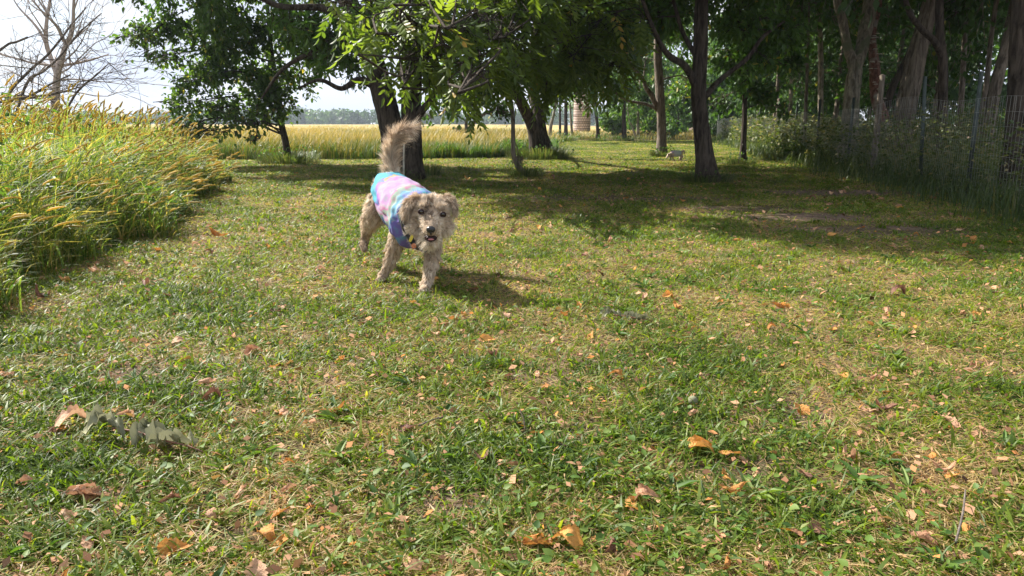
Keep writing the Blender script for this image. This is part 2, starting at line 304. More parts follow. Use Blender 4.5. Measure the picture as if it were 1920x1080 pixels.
def left_edge(Y): return np.interp(Y, [-3, 1.5, 3.07, 4.0, 4.9, 6.5, 9.4, 9.8, 12], [-1.5, -1.75, -2.15, -2.15, -2.35, -2.95, -3.75, -5.5, -9])
lawn()

# ------------------------------------------------------------------ trees
def Bp(px, py, Y, rx, rz, ry=None, lai=2.3):    # crown lobe: centre and radii (m) at a real depth
    k = Y/F; return (W(px, py, Y), np.array([rx*k, (ry or (rx+rz)*.5*k), rz*k]), lai)
def Bw(x, y, z, rx, ry, rz, lai=2.9): return (np.array([x, y, z]), np.array([rx, ry, rz]), lai)
def wpath(Y, pts):                       # trunk path from pixels: (px, py, dY, width_px)
    P = [W(a, b, Y+c) for a, b, c, _ in pts]; r = [e*.5*(Y+c)/F for _, _, c, e in pts]
    return smoothpath(P, r, 4)
LAI = 1.55
def grow(wood, leaves, paths, blobs, g, L=.08, asp=.55, style='simple', nsub=9, limb_r=1., limbs=True):
    allp = np.concatenate([p for p, r in paths]); allr = np.concatenate([r for p, r in paths])
    for bi, (c, rad, lai) in enumerate(blobs):
        if len(allp):
            dv = allp-c; cost = np.linalg.norm(dv, axis=1)+np.clip(dv[:, 2]+.0, 0, 9)*1.5+np.clip(.5-allp[:, 2], 0, 9)*9
            i = int(np.argmin(cost)); root = allp[i]; r0 = min(allr[i]*.5, (.008+.0065*np.linalg.norm(c-root))*limb_r)
        else: root = c-np.array([0, 0, rad[2]]); r0 = .02
        mid = (root+c)/2+g.normal(0, .08, 3)*np.linalg.norm(c-root)+np.array([0, 0, .10*np.linalg.norm(c-root)])
        LP, LR = smoothpath([root, mid, c, c+(c-mid)*.5*np.array([1, 1, .4])], [r0, r0*.7, r0*.4, r0*.12], 5)
        if limbs: tube(wood, LP, LR, 6, g.uniform())
        ns = max(4, int(nsub*1.4*(1 if rad.max() < 1.2 else 1.6)))
        v = unit(g.normal(0, 1, (ns, 3))); E = c+v*rad*g.uniform(.45, .98, (ns, 1))
        segs = []
        for e in E:
            s0 = LP[g.integers(len(LP)//3, len(LP))]; m_ = (s0+e)/2+g.normal(0, .07, 3)*np.linalg.norm(e-s0)
            SP, SR = smoothpath([s0, m_, e], [r0*.3, r0*.2, .004], 3)
            if limbs: tube(wood, SP, SR, 4, g.uniform(), cap=False)
            nt_ = 6
            for q in range(nt_):
                a = SP[g.integers(2, len(SP))]; dirv = unit(unit(a-c+1e-3)*.6+g.normal(0, .7, 3)+np.array([0, 0, -.15])); ln = g.uniform(.28, .5)*rad.mean()
                b = a+dirv*ln+np.array([0, 0, -.12*ln]); segs.append((a, b))
                if limbs: tube(wood, [a, (a+b)/2+g.normal(0, .04, 3)*ln, b], np.array([.006, .004, .002])*(1 if L < .12 else 1.8), 3, .5, cap=False)
        segs = np.array(segs); area = math.pi*rad[0]*rad[2]; la = L*L*asp*.62
        nl = int(lai*LAI*area/la*1.15)
        if style == 'pinnate':
            npair = 5; nr = max(3, int(nl*(1.35 if rad.max() < 1.1 else .8))//(npair*2+1)); si = g.integers(0, len(segs), nr); t = g.uniform(.2, 1, nr)[:, None]
            base = segs[si, 0]*(1-t)+segs[si, 1]*t; tw = unit(segs[si, 1]-segs[si, 0]); d = unit(tw*.6+g.normal(0, .6, (nr, 3))+np.array([.15, 0, -.45])); RL = g.uniform(2.4, 3.6, nr)*L
            ends = base+d*RL[:, None]+np.array([0, 0, -.25])*RL[:, None]; midp = (base+ends)/2+np.array([0, 0, .09])*RL[:, None]
            sd = unit(np.cross(d, np.array([0, 0, 1.])+g.normal(0, .3, (nr, 3)))); a0 = np.clip(g.normal(.45, .2, nr), 0, .97)
            P3 = np.stack([base, midp, ends], 1); ribbon(wood, P3, np.full((nr, 3), L*.045), np.cross(sd, d), np.full(nr, .5))
            for kk in range(npair+1):
                f = .25+.75*kk/npair; p = base*(1-f)**2+2*midp*f*(1-f)+ends*f*f
                for sgn in ((1, -1) if kk < npair else (0,)):
                    ax = unit(d*(.75 if sgn else 1)+sd*sgn*.8+g.normal(0, .14, (nr, 3))+np.array([0, 0, -.25]))
                    sprig(leaves, LT, LF, p, ax, np.cross(sd, d)*-1+g.normal(0, .35, (nr, 3)), L*g.uniform(.8, 1.15, nr), L*asp*g.uniform(.8, 1.1, nr), np.clip(a0+g.normal(0, .06, nr), 0, 1))
        else:
            si = g.integers(0, len(segs), nl); t = g.uniform(.1, 1.1, nl)[:, None]; tw = unit(segs[si, 1]-segs[si, 0])
            p = segs[si, 0]*(1-t)+segs[si, 1]*t+g.normal(0, .25, (nl, 3))*L*2
            ax = unit(tw*.5+g.normal(0, .7, (nl, 3))+np.array([0, 0, -.5])); nrm = np.stack([g.normal(0, .7, nl), g.normal(0, .7, nl), np.ones(nl)], 1)
            ll = L*g.uniform(.6, 1.2, nl); a = np.clip(g.normal(.5, .17, nl)+g.normal(0, .12, len(segs))[si], 0, 1)
            sprig(leaves, *((LT, LF) if style == 'simple' else (ST, SF)), p, ax, nrm, ll, ll*asp*g.uniform(.85, 1.15, nl), a)
def tree(name, label, paths, blobs, seed, mat='leaf_mid', wood='bark_dark', group=None, L=.08, asp=.55, style='simple', nsub=9, sides=14, rough=.07, limbs=(), bare=(), flare=1.5, limb_r=1.):
    g = rng(seed); base = paths[0][0][0]
    t = thing(name, (base[0], base[1], 0), label, 'tree', group)
    wm, lm = MB(), MB(); ps = []
    for q, (P, r) in enumerate(paths):
        P = P.copy(); r = r*.86; z = P[:, 2]-0.
        if flare: r = r*(1+(flare-1)*np.exp(-np.clip(z, 0, 9)/.16))
        if P[0][2] < .3: P = np.vstack([P[0]-[0, 0, .15], P]); r = np.concatenate([[r[0]*1.1], r])
        P2, r2 = smoothpath(P, r, 3); tube(wm, P2, r2, sides, g.uniform(), rough, seed+q); ps.append((P2, r2))
    for P, r in limbs:
        P2, r2 = smoothpath(P, r, 2); tube(wm, P2, r2, 8, g.uniform(), .05, seed); ps.append((P2, r2))
    if blobs: grow(wm, lm, ps, blobs, g, L, asp, style, nsub, limb_r)
    for a in bare: bare_branch(wm, *a, g)
    wm.build('trunk', M[wood], t)
    if blobs: lm.build('crown', M[mat], t)
    return t
def bare_branch(mb, p, d, ln, r, depth, g, spread=.55, up=.08, minr=.0035):
    k = 6; P = [np.asarray(p, float)]; dd = unit(np.asarray(d, float)); 
    for i in range(k-1):
        P.append(P[-1]+dd*ln/(k-1)); dd = unit(dd+g.normal(0, .13, 3)+np.array([0, 0, up*.4]))
    rr = np.linspace(r, max(r*.35, minr), k); tube(mb, P, rr, 7 if r > .02 else (5 if r > .01 else 3), g.uniform(), 0)
    if depth > 0:
        for i in range(g.integers(3, 6)):
            j = g.integers(1, k); f = (k-j)/k
            nd_ = unit(dd*0+unit(P[j]-P[j-1])+g.normal(0, spread, 3)+np.array([0, 0, up]))
            bare_branch(mb, P[j], nd_, ln*g.uniform(.35, .75), rr[j]*.62, depth-1, g, spread, up, minr)
def up(x, y, z0=3.2, r=2.1, n=3, s=0, lai=2.6):  # the part of a crown above the picture
    g = rng(s+77); return [Bw(x+g.uniform(-1, 1)*r*.8, y+g.uniform(-1, 1)*r*.8, z0+.7*r*g.uniform(.1, .9)+i*.75, r*g.uniform(.75, 1.1), r*g.uniform(.75, 1.1), r*.62, lai) for i in range(n)]

# big twin-trunked tree behind the dog
Yb = G(748, 336)[1]
pA = wpath(Yb, [(746, 336, 0, 52), (740, 270, 0, 50), (724, 200, 0, 48), (704, 130, 0, 46), (682, 60, 0, 42), (652, 0, .1, 38), (600, -110, .4, 30), (560, -260, .6, 18)])
pB = wpath(Yb, [(772, 336, -.05, 44), (773, 262, 0, 42), (770, 190, .1, 42), (776, 120, .2, 40), (796, 20, .5, 34), (820, -120, .8, 26), (830, -300, 1, 15)])
lA = wpath(Yb, [(712, 165, 0, 26), (672, 150, -.1, 18), (640, 166, -.2, 13), (600, 150, -.3, 10), (560, 165, -.5, 5)])
lB = wpath(Yb, [(690, 100, 0, 30), (640, 70, .1, 22), (590, 95, .3, 15), (530, 130, .5, 10), (490, 185, .7, 5)])
lC = wpath(Yb, [(785, 215, 0, 22), (812, 180, -.1, 16), (830, 130, -.2, 14), (870, 90, -.5, 10), (900, 40, -.9, 8)])
lD = wpath(Yb, [(690, 92, 0, 26), (620, 20, -.2, 20), (520, 10, -.5, 14), (430, -40, -.8, 9)])
tA = tree('shade_tree', 'big old tree with two fused dark trunks directly behind the dog', [pA, pB],
    [Bp(620, 75, 9.3, 60, 40), Bp(690, 50, 8.8, 50, 36), Bp(650, 40, 9.6, 70, 45), Bp(600, 110, 9.8, 40, 30, lai=1.1), Bp(670, 130, 10.2, 40, 30, lai=1.2), Bp(560, 30, 9.4, 80, 40), Bp(750, 10, 9.5, 80, 50),
     Bp(830, 150, 10.2, 45, 35, lai=1.5)] + [Bw(-4.6, 11.6, 3.3, 1.8, 1.6, 1.0), Bw(-1.2, 11.2, 3.9, 2.3, 1.7, 1.3), Bw(-2.3, 11.8, 5.0, 2.6, 1.8, 1.2), Bw(.9, 10.6, 4.6, 2.0, 1.6, 1.3)],
    101, 'leaf_mid', 'bark_dark', L=.105, asp=.42, sides=24, rough=.09, limbs=[(P_, r_*.68) for P_, r_ in (lA, lB, lC, lD)], nsub=10)
# drooping compound leaves of the ash between the camera and the big tree: limbs come from the right-hand tree row
tree('ash_tree', 'leaning multi-stemmed dark tree right of the dog with sunlit drooping pinnate leaves',
    [wpath(G(1012, 298)[1], [(1008, 298, 0, 30), (1000, 240, 0, 26), (976, 190, -.3, 24), (955, 140, -.8, 22), (945, 60, -2, 20), (940, -60, -3.2, 16), (930, -160, -4, 10)]),
     wpath(G(1012, 298)[1]+.2, [(1024, 297, 0, 26), (1012, 230, .1, 24), (1000, 160, .3, 22), (1003, 80, .6, 20), (1020, -60, 1, 14), (1030, -200, 1.2, 9)]),
     wpath(G(1012, 298)[1]+.5, [(1040, 296, 0, 12), (1020, 250, .3, 12), (1000, 200, .5, 11), (980, 120, .8, 9), (950, 40, 1, 6)])],
    [Bp(748, 40, 7.2, 58, 36, lai=2.2), Bp(790, 50, 7.0, 62, 45, lai=2.2), Bp(775, 100, 7.0, 46, 24, lai=1.9), Bp(815, 105, 6.9, 50, 30, lai=1.9), Bp(880, 50, 6.8, 66, 48, lai=2.2), Bp(885, 118, 6.5, 46, 28, lai=2),
     Bp(960, 40, 7.4, 80, 48), Bp(960, 105, 8.4, 60, 38), Bp(1050, 60, 9, 90, 60), Bp(1035, 130, 10.5, 60, 40), Bp(880, 185, 11, 34, 24, lai=1.5), Bp(1110, 110, 10, 60, 45, lai=1.8), Bp(700, 0, 7.6, 60, 30), Bp(820, -15, 7.2, 90, 35), Bp(1000, -40, 8, 110, 50),
     Bp(1130, 20, 9, 70, 50)] + [Bw(-2.3, 9.5, 4, 1.5, 1.0, .8), Bw(-1.3, 7.0, 4.0, 1.2, .7, .6), Bw(.2, 6.5, 4, 1.2, .8, .6), Bw(1.5, 6.3, 4, 1.2, .8, .6), Bw(-.5, 7.8, 4, 1.35, 1.15, .8), Bw(1.0, 7.3, 4, 1.4, 1.2, .8), Bw(2.6, 7.2, 4.1, 1.6, 1.3, .8), Bw(.4, 9.2, 4.3, 1.6, 1.3, .8), Bw(-4.2, 10.4, 3.9, 1.4, 1.0, .7), Bw(2.0, 9.4, 3.6, 1.9, 1.7, .9), Bw(.6, 13, 4.2, 2.2, 2.0, 1.2), Bw(2.2, 14.6, 4.9, 2.2, 2.2, 1.2)],  # overhead lobes in metres: added out of view, placed to cast shade on the lawn
    102, 'leaf_ash', 'bark_dark', L=.108, asp=.36, style='pinnate', sides=16, nsub=12, limb_r=.8)
# mulberry at the left whose boughs droop to the ground
Ym = G(540, 306)[1]
tree('mulberry_tree', 'small dark leaved tree on the left whose boughs droop down to the tall grass',
    [wpath(Ym, [(540, 306, 0, 17), (536, 270, 0, 14), (528, 235, 0, 13), (522, 190, -.1, 12), (515, 140, -.2, 10), (505, 60, -.3, 8), (500, -40, -.3, 5)])],
    [Bp(440, 95, 12.6, 60, 40), Bp(365, 150, 12.2, 42, 30, lai=2), Bp(300, 105, 12, 30, 24, lai=1.8), Bp(505, 180, 13, 50, 30, lai=2), Bp(600, 110, 13.6, 50, 30, lai=1.5), Bp(275, 62, 12, 38, 28, lai=1.9), Bp(335, 45, 12.3, 55, 40), Bp(430, 50, 12.6, 70, 55), Bp(520, 60, 13, 70, 55), Bp(590, 70, 13.4, 45, 40, lai=1.5), Bp(395, 120, 12.5, 60, 38, lai=2), Bp(480, 140, 12.8, 75, 42), Bp(560, 150, 13.4, 45, 35, lai=1.4),
     Bp(350, 190, 12.2, 50, 26, lai=1.7), Bp(430, 200, 12.5, 70, 30), Bp(520, 205, 13, 50, 26, lai=1.7), Bp(345, 235, 12, 36, 24, lai=1.9), Bp(410, 243, 12.2, 40, 12, lai=1.0), Bp(470, 232, 12.2, 36, 12, lai=.9), Bp(370, 262, 11.8, 26, 9, lai=1.0), Bp(480, 258, 12, 18, 8, lai=.9)]
    + [Bp(400, -40, 12.5, 130, 50), Bp(560, -50, 13, 120, 50), Bw(-4.8, 12.6, 3.9, 1.6, 1.5, .9)],
    103, 'leaf_mulberry', 'bark_dark', L=.088, asp=.66, limb_r=1.0, nsub=11)
# twisted sapling
tree('sapling', 'thin crooked dark sapling kinked at its foot, right of the dog',
    [wpath(G(982, 331)[1], [(984, 331, 0, 15), (972, 312, 0, 12), (963, 290, 0, 10), (962, 250, 0, 9), (961, 210, 0, 8.5), (956, 180, 0, 8), (946, 150, .1, 7), (935, 120, .2, 6), (925, 60, .4, 4), (915, -20, .6, 3)])],
    [Bp(935, 212, 10, 24, 16, lai=1.3), Bp(915, 165, 10.2, 30, 20, lai=1.4), Bp(960, 130, 10.4, 40, 28, lai=1.5), Bp(925, 60, 10.6, 50, 35), Bp(972, 300, 10, 14, 16, lai=.35)], 104, 'leaf_dark', 'bark_mid', L=.075, asp=.5, sides=10, flare=1.2)
# straight dark trunk
Y5 = G(1325, 341)[1]
tree('shade_tree', 'single straight dark trunk in the middle right of the lawn with a branch arching left',
    [wpath(Y5, [(1326, 341, 0, 42), (1322, 300, 0, 38), (1315, 240, 0, 33), (1310, 180, 0, 31), (1312, 120, 0, 30), (1314, 50, 0, 29), (1318, -50, 0, 25), (1325, -220, .1, 16)])],
    [Bp(1250, 20, 9.5, 60, 45), Bp(1390, 40, 9.6, 60, 50), Bp(1450, 60, 10, 70, 60), Bp(1330, -30, 9.6, 110, 50), Bp(1200, 40, 9.4, 70, 45, lai=1.5), Bp(1420, 120, 10.4, 50, 40, lai=1.8)] + [Bw(2.7, 9.2, 3.6, 2.4, 2.0, 1.2), Bw(1.6, 8.8, 4.6, 2.0, 1.8, 1.1), Bw(3.8, 9.6, 4.9, 2.2, 2.0, 1.2), Bw(2.6, 8.0, 2.9, 1.2, 1.0, .7)],
    105, 'leaf_mid', 'bark_dark', L=.105, asp=.42, sides=20, limbs=[wpath(Y5, [(1310, 170, 0, 16), (1285, 125, -.1, 13), (1255, 105, -.2, 11), (1232, 70, -.3, 9), (1205, 0, -.5, 7), (1190, -60, -.6, 5)]),
      wpath(Y5, [(1322, 182, 0, 12), (1350, 150, .1, 10), (1400, 110, .2, 8), (1430, 70, .3, 7), (1470, 40, .5, 4)]), wpath(Y5, [(1308, 110, 0, 10), (1280, 60, 0, 8), (1262, 0, 0, 6)])])
tree('small_tree', 'slim dark tree at the weedy edge of the lawn, right of the straight trunk',
    [wpath(G(1392, 308)[1], [(1391, 308, 0, 15), (1394, 270, 0, 12), (1396, 220, 0, 11), (1397, 150, 0, 10), (1400, 60, .1, 9), (1405, -60, .2, 6)])],
    [Bp(1370, 110, 13, 40, 35), Bp(1420, 170, 13, 45, 35), Bp(1390, 40, 13, 60, 50), Bp(1460, 110, 13.4, 45, 50), Bp(1450, 200, 13.6, 36, 20, lai=1.4), Bp(1345, 190, 14, 30, 20, lai=1.2)] + up(4.3, 13.2, 3.4, 1.9, 3, 6), 106, 'leaf_dark', 'bark_dark', L=.11, asp=.5, sides=12)
g = rng(5)
Y7 = G(1240, 293)[1]
tree('shade_tree', 'straight trunk with dead pale branches, the small dog sniffing at its foot',
    [wpath(Y7, [(1241, 293, 0, 21), (1240, 250, 0, 19), (1239, 200, 0, 18), (1236, 150, 0, 18), (1233, 100, 0, 17), (1236, 20, 0, 16), (1240, -80, 0, 11)])],
    [Bp(1210, 30, 16, 60, 40), Bp(1270, 70, 17, 50, 45, lai=1.7), Bp(1290, 150, 18, 40, 45, lai=1.5), Bp(1180, -20, 16, 90, 40)] + up(3.4, 16.6, 4.1, 2.2, 3, 7), 107, 'leaf_mid', 'bark_mid', L=.12, asp=.5, sides=14,
    limbs=[wpath(Y7, [(1234, 207, 0, 9), (1222, 180, -.1, 9), (1212, 165, -.2, 8), (1206, 150, -.2, 7), (1195, 135, -.3, 5), (1178, 120, -.5, 3.5)]), wpath(Y7, [(1232, 205, 0, 6), (1210, 195, -.2, 5), (1175, 188, -.4, 4.5), (1150, 170, -.6, 3.5), (1135, 150, -.7, 2)])],
    bare=[(W(1195, 135, Y7-.3), (-.7, 0, .7), .9, .02, 2), (W(1150, 170, Y7-.6), (-.5, 0, .8), .6, .015, 2), (W(1206, 150, Y7-.2), (.1, 0, 1), .8, .018, 2), (W(1178, 122, Y7-.5), (-.8, -.1, .4), .8, .016, 2)])
# the row at the far end of the lawn
for i, (px, py, wd, lab, ln) in enumerate([(1050, 262, 6, 'left trunk of the dark pair at the far end of the lawn', 0), (1061, 263, 9, 'right and thicker trunk of the dark pair at the far end of the lawn', 0),
        (1122, 264, 8, 'slender slightly leaning tree standing alone just right of the silo', -6), (1170, 264, 10, 'dark upright tree at the far lawn end left of the dead branches', 0)]):
    Yf = G(px, py)[1]; x = W(px, py, Yf)[0]; q = [(px, py, 0, wd), (px+ln*.4, 230, 0, wd*.85), (px+ln, 195, 0, wd*.8), (px+ln*1.4, 130, 0, wd*.7), (px+ln*2, 40, 0, wd*.5), (px+ln*2, -20, 0, wd*.3)]
    k = [(0, [Bp(1032, 165, Yf, 26, 28), Bp(1010, 110, Yf, 34, 30)]), (1, [Bp(1066, 150, Yf, 22, 14, lai=1.2), Bp(1065, 110, Yf, 40, 30)]), (2, [Bp(1128, 158, Yf-2, 26, 16, lai=1.6), Bp(1092, 162, Yf-2, 32, 24, lai=2), Bp(1112, 195, Yf-2, 16, 16, lai=1.3), Bp(1105, 110, Yf-2, 45, 38)]), (3, [Bp(1165, 165, Yf-1, 34, 28), Bp(1190, 110, Yf, 45, 35)])][i][1]
    tree('row_tree', lab, [wpath(Yf, q)], k+[Bp(px, 60, Yf, 60, 40), Bp(px+20, 0, Yf, 70, 40)], 110+i, 'leaf_mid', 'bark_dark', 'trees in a row at the far end of the lawn', L=.26, asp=.5, style='far', sides=10)
Yf = 34.
tree('row_tree', 'small tree with a splayed forked trunk at the far end of the lawn', [wpath(Yf, [(1192, 262, 0, 5), (1187, 240, 0, 4), (1180, 225, 0, 3), (1176, 200, 0, 2)]), wpath(Yf, [(1197, 262, 0, 7), (1196, 235, 0, 6), (1197, 200, 0, 5), (1200, 150, 0, 3)])],
    [Bp(1200, 205, Yf, 30, 22), Bp(1225, 180, Yf, 30, 25), Bp(1205, 150, Yf, 40, 28)], 120, 'leaf_mid', 'bark_pale', 'trees in a row at the far end of the lawn', L=.24, style='far', sides=8)
# bushes and trees beyond the lawn's end
for i, (px, py, Y, rx, rz, m, lab) in enumerate([
    (1152, 222, 36, 42, 32, 'leaf_far', 'bright sunlit bush between the slender leaning tree and the dark upright tree'),
    (1218, 225, 37, 30, 26, 'leaf_far', 'rounded green bush behind the forked tree at the end of the lawn'),
    (1272, 215, 36, 36, 38, 'leaf_mid', 'tall green bush filling the gap between the two middle trunks'),
    (1262, 255, 33, 24, 10, 'leaf_dark', 'low dark shrub beyond the sniffing dog'),
    (1345, 235, 34, 45, 28, 'leaf_dark', 'dark shrub where the fence reaches the end of the lawn'),
    (1000, 215, 40, 26, 22, 'leaf_far', 'pale green bush seen between the leaning stems'),
    (1082, 195, 70, 22, 14, 'leaf_far', 'rounded green treetop rising above the silo')]):
    c, rad, lai = Bp(px, py, Y, rx, rz); t = thing('bush', (c[0], c[1], 0), lab, 'bush', 'bushes beyond the lawn'); wm, lm = MB(), MB()
    P, r = smoothpath([[c[0], c[1], -.1], [c[0], c[1], max(c[2]*.5, .2)], c], [.12, .09, .03], 3); tube(wm, P, r, 7)
    gg = rng(300+i); bl = [(c+gg.normal(0, .35, 3)*rad, rad*gg.uniform(.5, .75), 2.2) for _ in range(4)]
    grow(wm, lm, [(P, r)], bl, gg, .24 if Y < 50 else .4, .55, 'far', 6); wm.build('stem', M['bark_dark'], t); lm.build('foliage', M[m], t)
# lone trees out in the field
tree('field_tree', 'small leaning tree with bare low boughs standing out in the golden field',
    [wpath(24, [(880, 252, 0, 9), (884, 236, 0, 8), (896, 222, 0, 7), (912, 212, 0, 5), (930, 200, 0, 3)]), wpath(24, [(876, 252, 0, 8), (874, 232, 0, 7), (878, 212, 0, 6), (872, 180, 0, 4)])],
    [Bp(850, 205, 24, 26, 16), Bp(880, 180, 24, 40, 26), Bp(830, 180, 24, 34, 26), Bp(925, 190, 24, 34, 18, lai=1.4), Bp(862, 246, 23.6, 16, 8, lai=1.5), Bp(870, 130, 24, 60, 40), Bp(800, 212, 24, 26, 12, lai=1.2)], 130, 'leaf_mid', 'bark_mid', L=.2, style='far', sides=8)
tree('field_tree', 'pale leaning trunk at the field edge left of the dark pair', [wpath(27, [(1030, 258, 0, 8), (1033, 235, 0, 7), (1038, 215, 0, 6), (1045, 180, 0, 4)])], [Bp(1045, 175, 27, 24, 16), Bp(1030, 140, 27, 34, 24)], 131, 'leaf_mid', 'bark_pale', L=.2, style='far', sides=8)
tree('field_tree', 'pale trunk just left of the silo', [wpath(36, [(1073, 258, 0, 6), (1071, 230, 0, 5), (1069, 200, 0, 4), (1066, 150, 0, 3)])], [Bp(1062, 150, 36, 28, 20), Bp(1085, 110, 36, 26, 16, lai=1.4)], 132, 'leaf_mid', 'bark_pale', L=.24, style='far', sides=8)

# woods to the right
wood_specs = [
 ('forked_tree', 'pale trunk forking into a wide Y behind the fence', 'bark_pale', 12, [[(1593, 262, 0, 36), (1596, 200, 0, 32), (1600, 150, 0, 30), (1603, 128, 0, 26), (1590, 90, 0, 18), (1580, 40, 0, 17), (1570, 0, 0, 16), (1560, -120, 0, 12)], [(1602, 132, 0, 22), (1612, 105, 0, 22), (1622, 60, .1, 25), (1632, 10, .2, 25), (1645, -120, .4, 18)]]),
 ('woodland_tree', 'reddish flaking trunk crusted with white fungus behind the fence', 'bark_red', 12.6, [[(1662, 262, 0, 34), (1652, 215, 0, 26), (1643, 180, 0, 22), (1640, 130, 0, 22), (1636, 80, 0, 14), (1640, 50, .1, 9), (1650, 10, .3, 7), (1648, -40, .5, 5)]]),
 ('woodland_tree', 'thick brown leaning trunk in the middle of the woods', 'bark_mid', 11, [[(1693, 262, 0, 36), (1703, 200, 0, 34), (1715, 140, 0, 32), (1728, 80, 0, 30), (1745, 10, 0, 28), (1765, -110, 0, 20)], [(1683, 235, .3, 14), (1690, 180, .4, 13), (1704, 110, .5, 12), (1722, 50, .6, 10), (1740, -20, .7, 8)]]),
 ('woodland_tree', 'dark trunk with a bough arching left over the fence', 'bark_dark', 10, [[(1765, 285, 0, 22), (1768, 200, 0, 19), (1768, 120, 0, 18), (1762, 60, 0, 17), (1762, -60, 0, 13)], [(1768, 108, 0, 13), (1750, 75, -.1, 12), (1728, 55, -.2, 11), (1705, 22, -.3, 10), (1690, -30, -.4, 7)]]),
 ('woodland_tree', 'reddish brown trunk leaning right beside the large trunk at the picture edge', 'bark_mid', 10.5, [[(1850, 265, 0, 26), (1860, 200, 0, 24), (1872, 140, 0, 23), (1888, 80, 0, 21), (1905, 0, 0, 18), (1925, -100, 0, 12)]]),
 ('woodland_tree', 'largest dark trunk close behind the fence at the right picture edge', 'bark_dark', 6.6, [[(1898, 385, 0, 56), (1905, 280, 0, 46), (1912, 150, 0, 42), (1918, 0, 0, 40), (1935, -200, 0, 28)]]),
 ('woodland_tree', 'slender pale trunk left of the forked tree', 'bark_pale', 17, [[(1541, 262, 0, 12), (1539, 200, 0, 11), (1539, 120, 0, 11), (1536, 40, 0, 10), (1530, -60, 0, 7)]]),
 ('woodland_tree', 'dark trunk leaning steeply right behind the reddish trunk', 'bark_dark', 14, [[(1650, 255, 0, 16), (1668, 180, 0, 15), (1690, 130, 0, 13), (1715, 75, 0, 12), (1735, 0, 0, 9)]]),
]
for i, (nm, lab, bk, Y, paths) in enumerate(wood_specs):
    ps = []
    for j, p in enumerate(paths):
        p = list(p)
        if j == 0:
            q = W(p[0][0], p[0][1], Y)
            ps.append(wpath(Y, p)); P, r = ps[0]; ps[0] = (np.vstack([[P[0][0], P[0][1], 0.], P]) if P[0][2] > .05 else P, np.concatenate([[r[0]*1.1], r]) if P[0][2] > .05 else r)
        else: ps.append(wpath(Y, p))
    x = ps[0][0][0][0]; gg = rng(400+i); top = ps[0][0][-1]
    bl = up(top[0], top[1], 3.0 if Y < 12 else 3.4, 2.0, 3, 20+i, 1.1)
    
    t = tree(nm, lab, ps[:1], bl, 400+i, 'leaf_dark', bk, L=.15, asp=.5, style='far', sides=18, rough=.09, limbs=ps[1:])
    if i == 1:                           # shelves of white bracket fungus on the reddish trunk
        mbf = MB(); P, r = ps[0]
        for _ in range(46):
            k = gg.integers(3, len(P)-10); th = gg.uniform(-2.9, .4); c = P[k]+gg.normal(0, .02, 3)+np.array([math.cos(th), math.sin(th), 0])*r[k]*.95
            s = gg.uniform(.02, .05); a = np.linspace(0, 2*math.pi, 9)[:-1]
            V = np.concatenate([np.stack([c[0]+np.cos(a)*s, c[1]+np.sin(a)*s, c[2]+0*a], 1), np.stack([c[0]+np.cos(a)*s*.5, c[1]+np.sin(a)*s*.5, c[2]+.012+0*a], 1)])
            j = np.arange(8); mbf.add(V, [np.stack([j, (j+1) % 8, 8+(j+1) % 8, 8+j], 1), np.array([[8, 9, 10, 11, 12, 13, 14, 15]]), np.array([[7, 6, 5, 4, 3, 2, 1, 0]])])
        tag(mbf.build('bracket_fungus', plain('fungus', (.55, .5, .4), .8, noise=.2), t), kind='stuff')
g = rng(9)
fill = [(1445, 19, 8), (1478, 22, 9), (1510, 15, 7), (1560, 20, 11), (1625, 21, 10), (1672, 20, 12), (1800, 15, 13), (1830, 12, 12), (1745, 17, 12), (1580, 27, 12), (1500, 30, 9), (1420, 27, 8), (1890, 15, 14), (1960, 8, 22), (2010, 11, 20)]
for i, (px, Y, wd) in enumerate(fill):
    x = W(px, 250, Y)[0]; ln = g.uniform(-.35, .35); wr = wd*.5*Y/F
    P, r = smoothpath([[x, Y, 0], [x+ln*.3, Y, 1.2], [x+ln*.5, Y+.1, 2.5], [x+ln*1.3, Y+.1, 4.5]], [wr*1.1, wr*.9, wr*.75, wr*.4], 3)
    bl = up(x, Y, 2.9, 2.1, 2, 60+i, 1.1)+([Bw(x+g.uniform(-1.3, 1.3), Y+g.uniform(.2, 1.5), g.uniform(1.3, 2.8), 1.0, 1.0, .7, 1.3) for _ in range(3)] if Y > 16 else [])
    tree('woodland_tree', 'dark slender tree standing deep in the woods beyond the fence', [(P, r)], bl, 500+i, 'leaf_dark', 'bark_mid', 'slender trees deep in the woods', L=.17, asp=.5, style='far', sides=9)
# thicket closing the woods behind
def thicket():
    g = rng(31); wm, lm = MB(), MB(); bl = []
    for i in range(46):
        t = g.uniform(0, 1); x = 9+t*20+g.uniform(-1, 1); Y = 34-t*10+g.uniform(-2, 4); bl.append(Bw(x, Y, g.uniform(.8, 5.5), 2.0, 1.6, 1.5, 2.2))
    for i in range(44): Y = g.uniform(40, 62); bl.append(Bw(Y*g.uniform(.155, .42), Y, g.uniform(.8, 6.5), 2.8, 2.0, 1.9, 1.9))
    for i in range(14): bl.append(Bw(g.uniform(15, 24), g.uniform(10, 26), g.uniform(1, 4.5), 1.8, 1.8, 1.4, 2.))
    grow(wm, lm, [(np.array([[b[0][0], b[0][1], .6] for b in bl]), np.full(len(bl), .05))], bl, g, .30, .6, 'far', 6, limbs=False)
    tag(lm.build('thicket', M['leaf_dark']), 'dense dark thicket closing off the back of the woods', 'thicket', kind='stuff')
thicket()
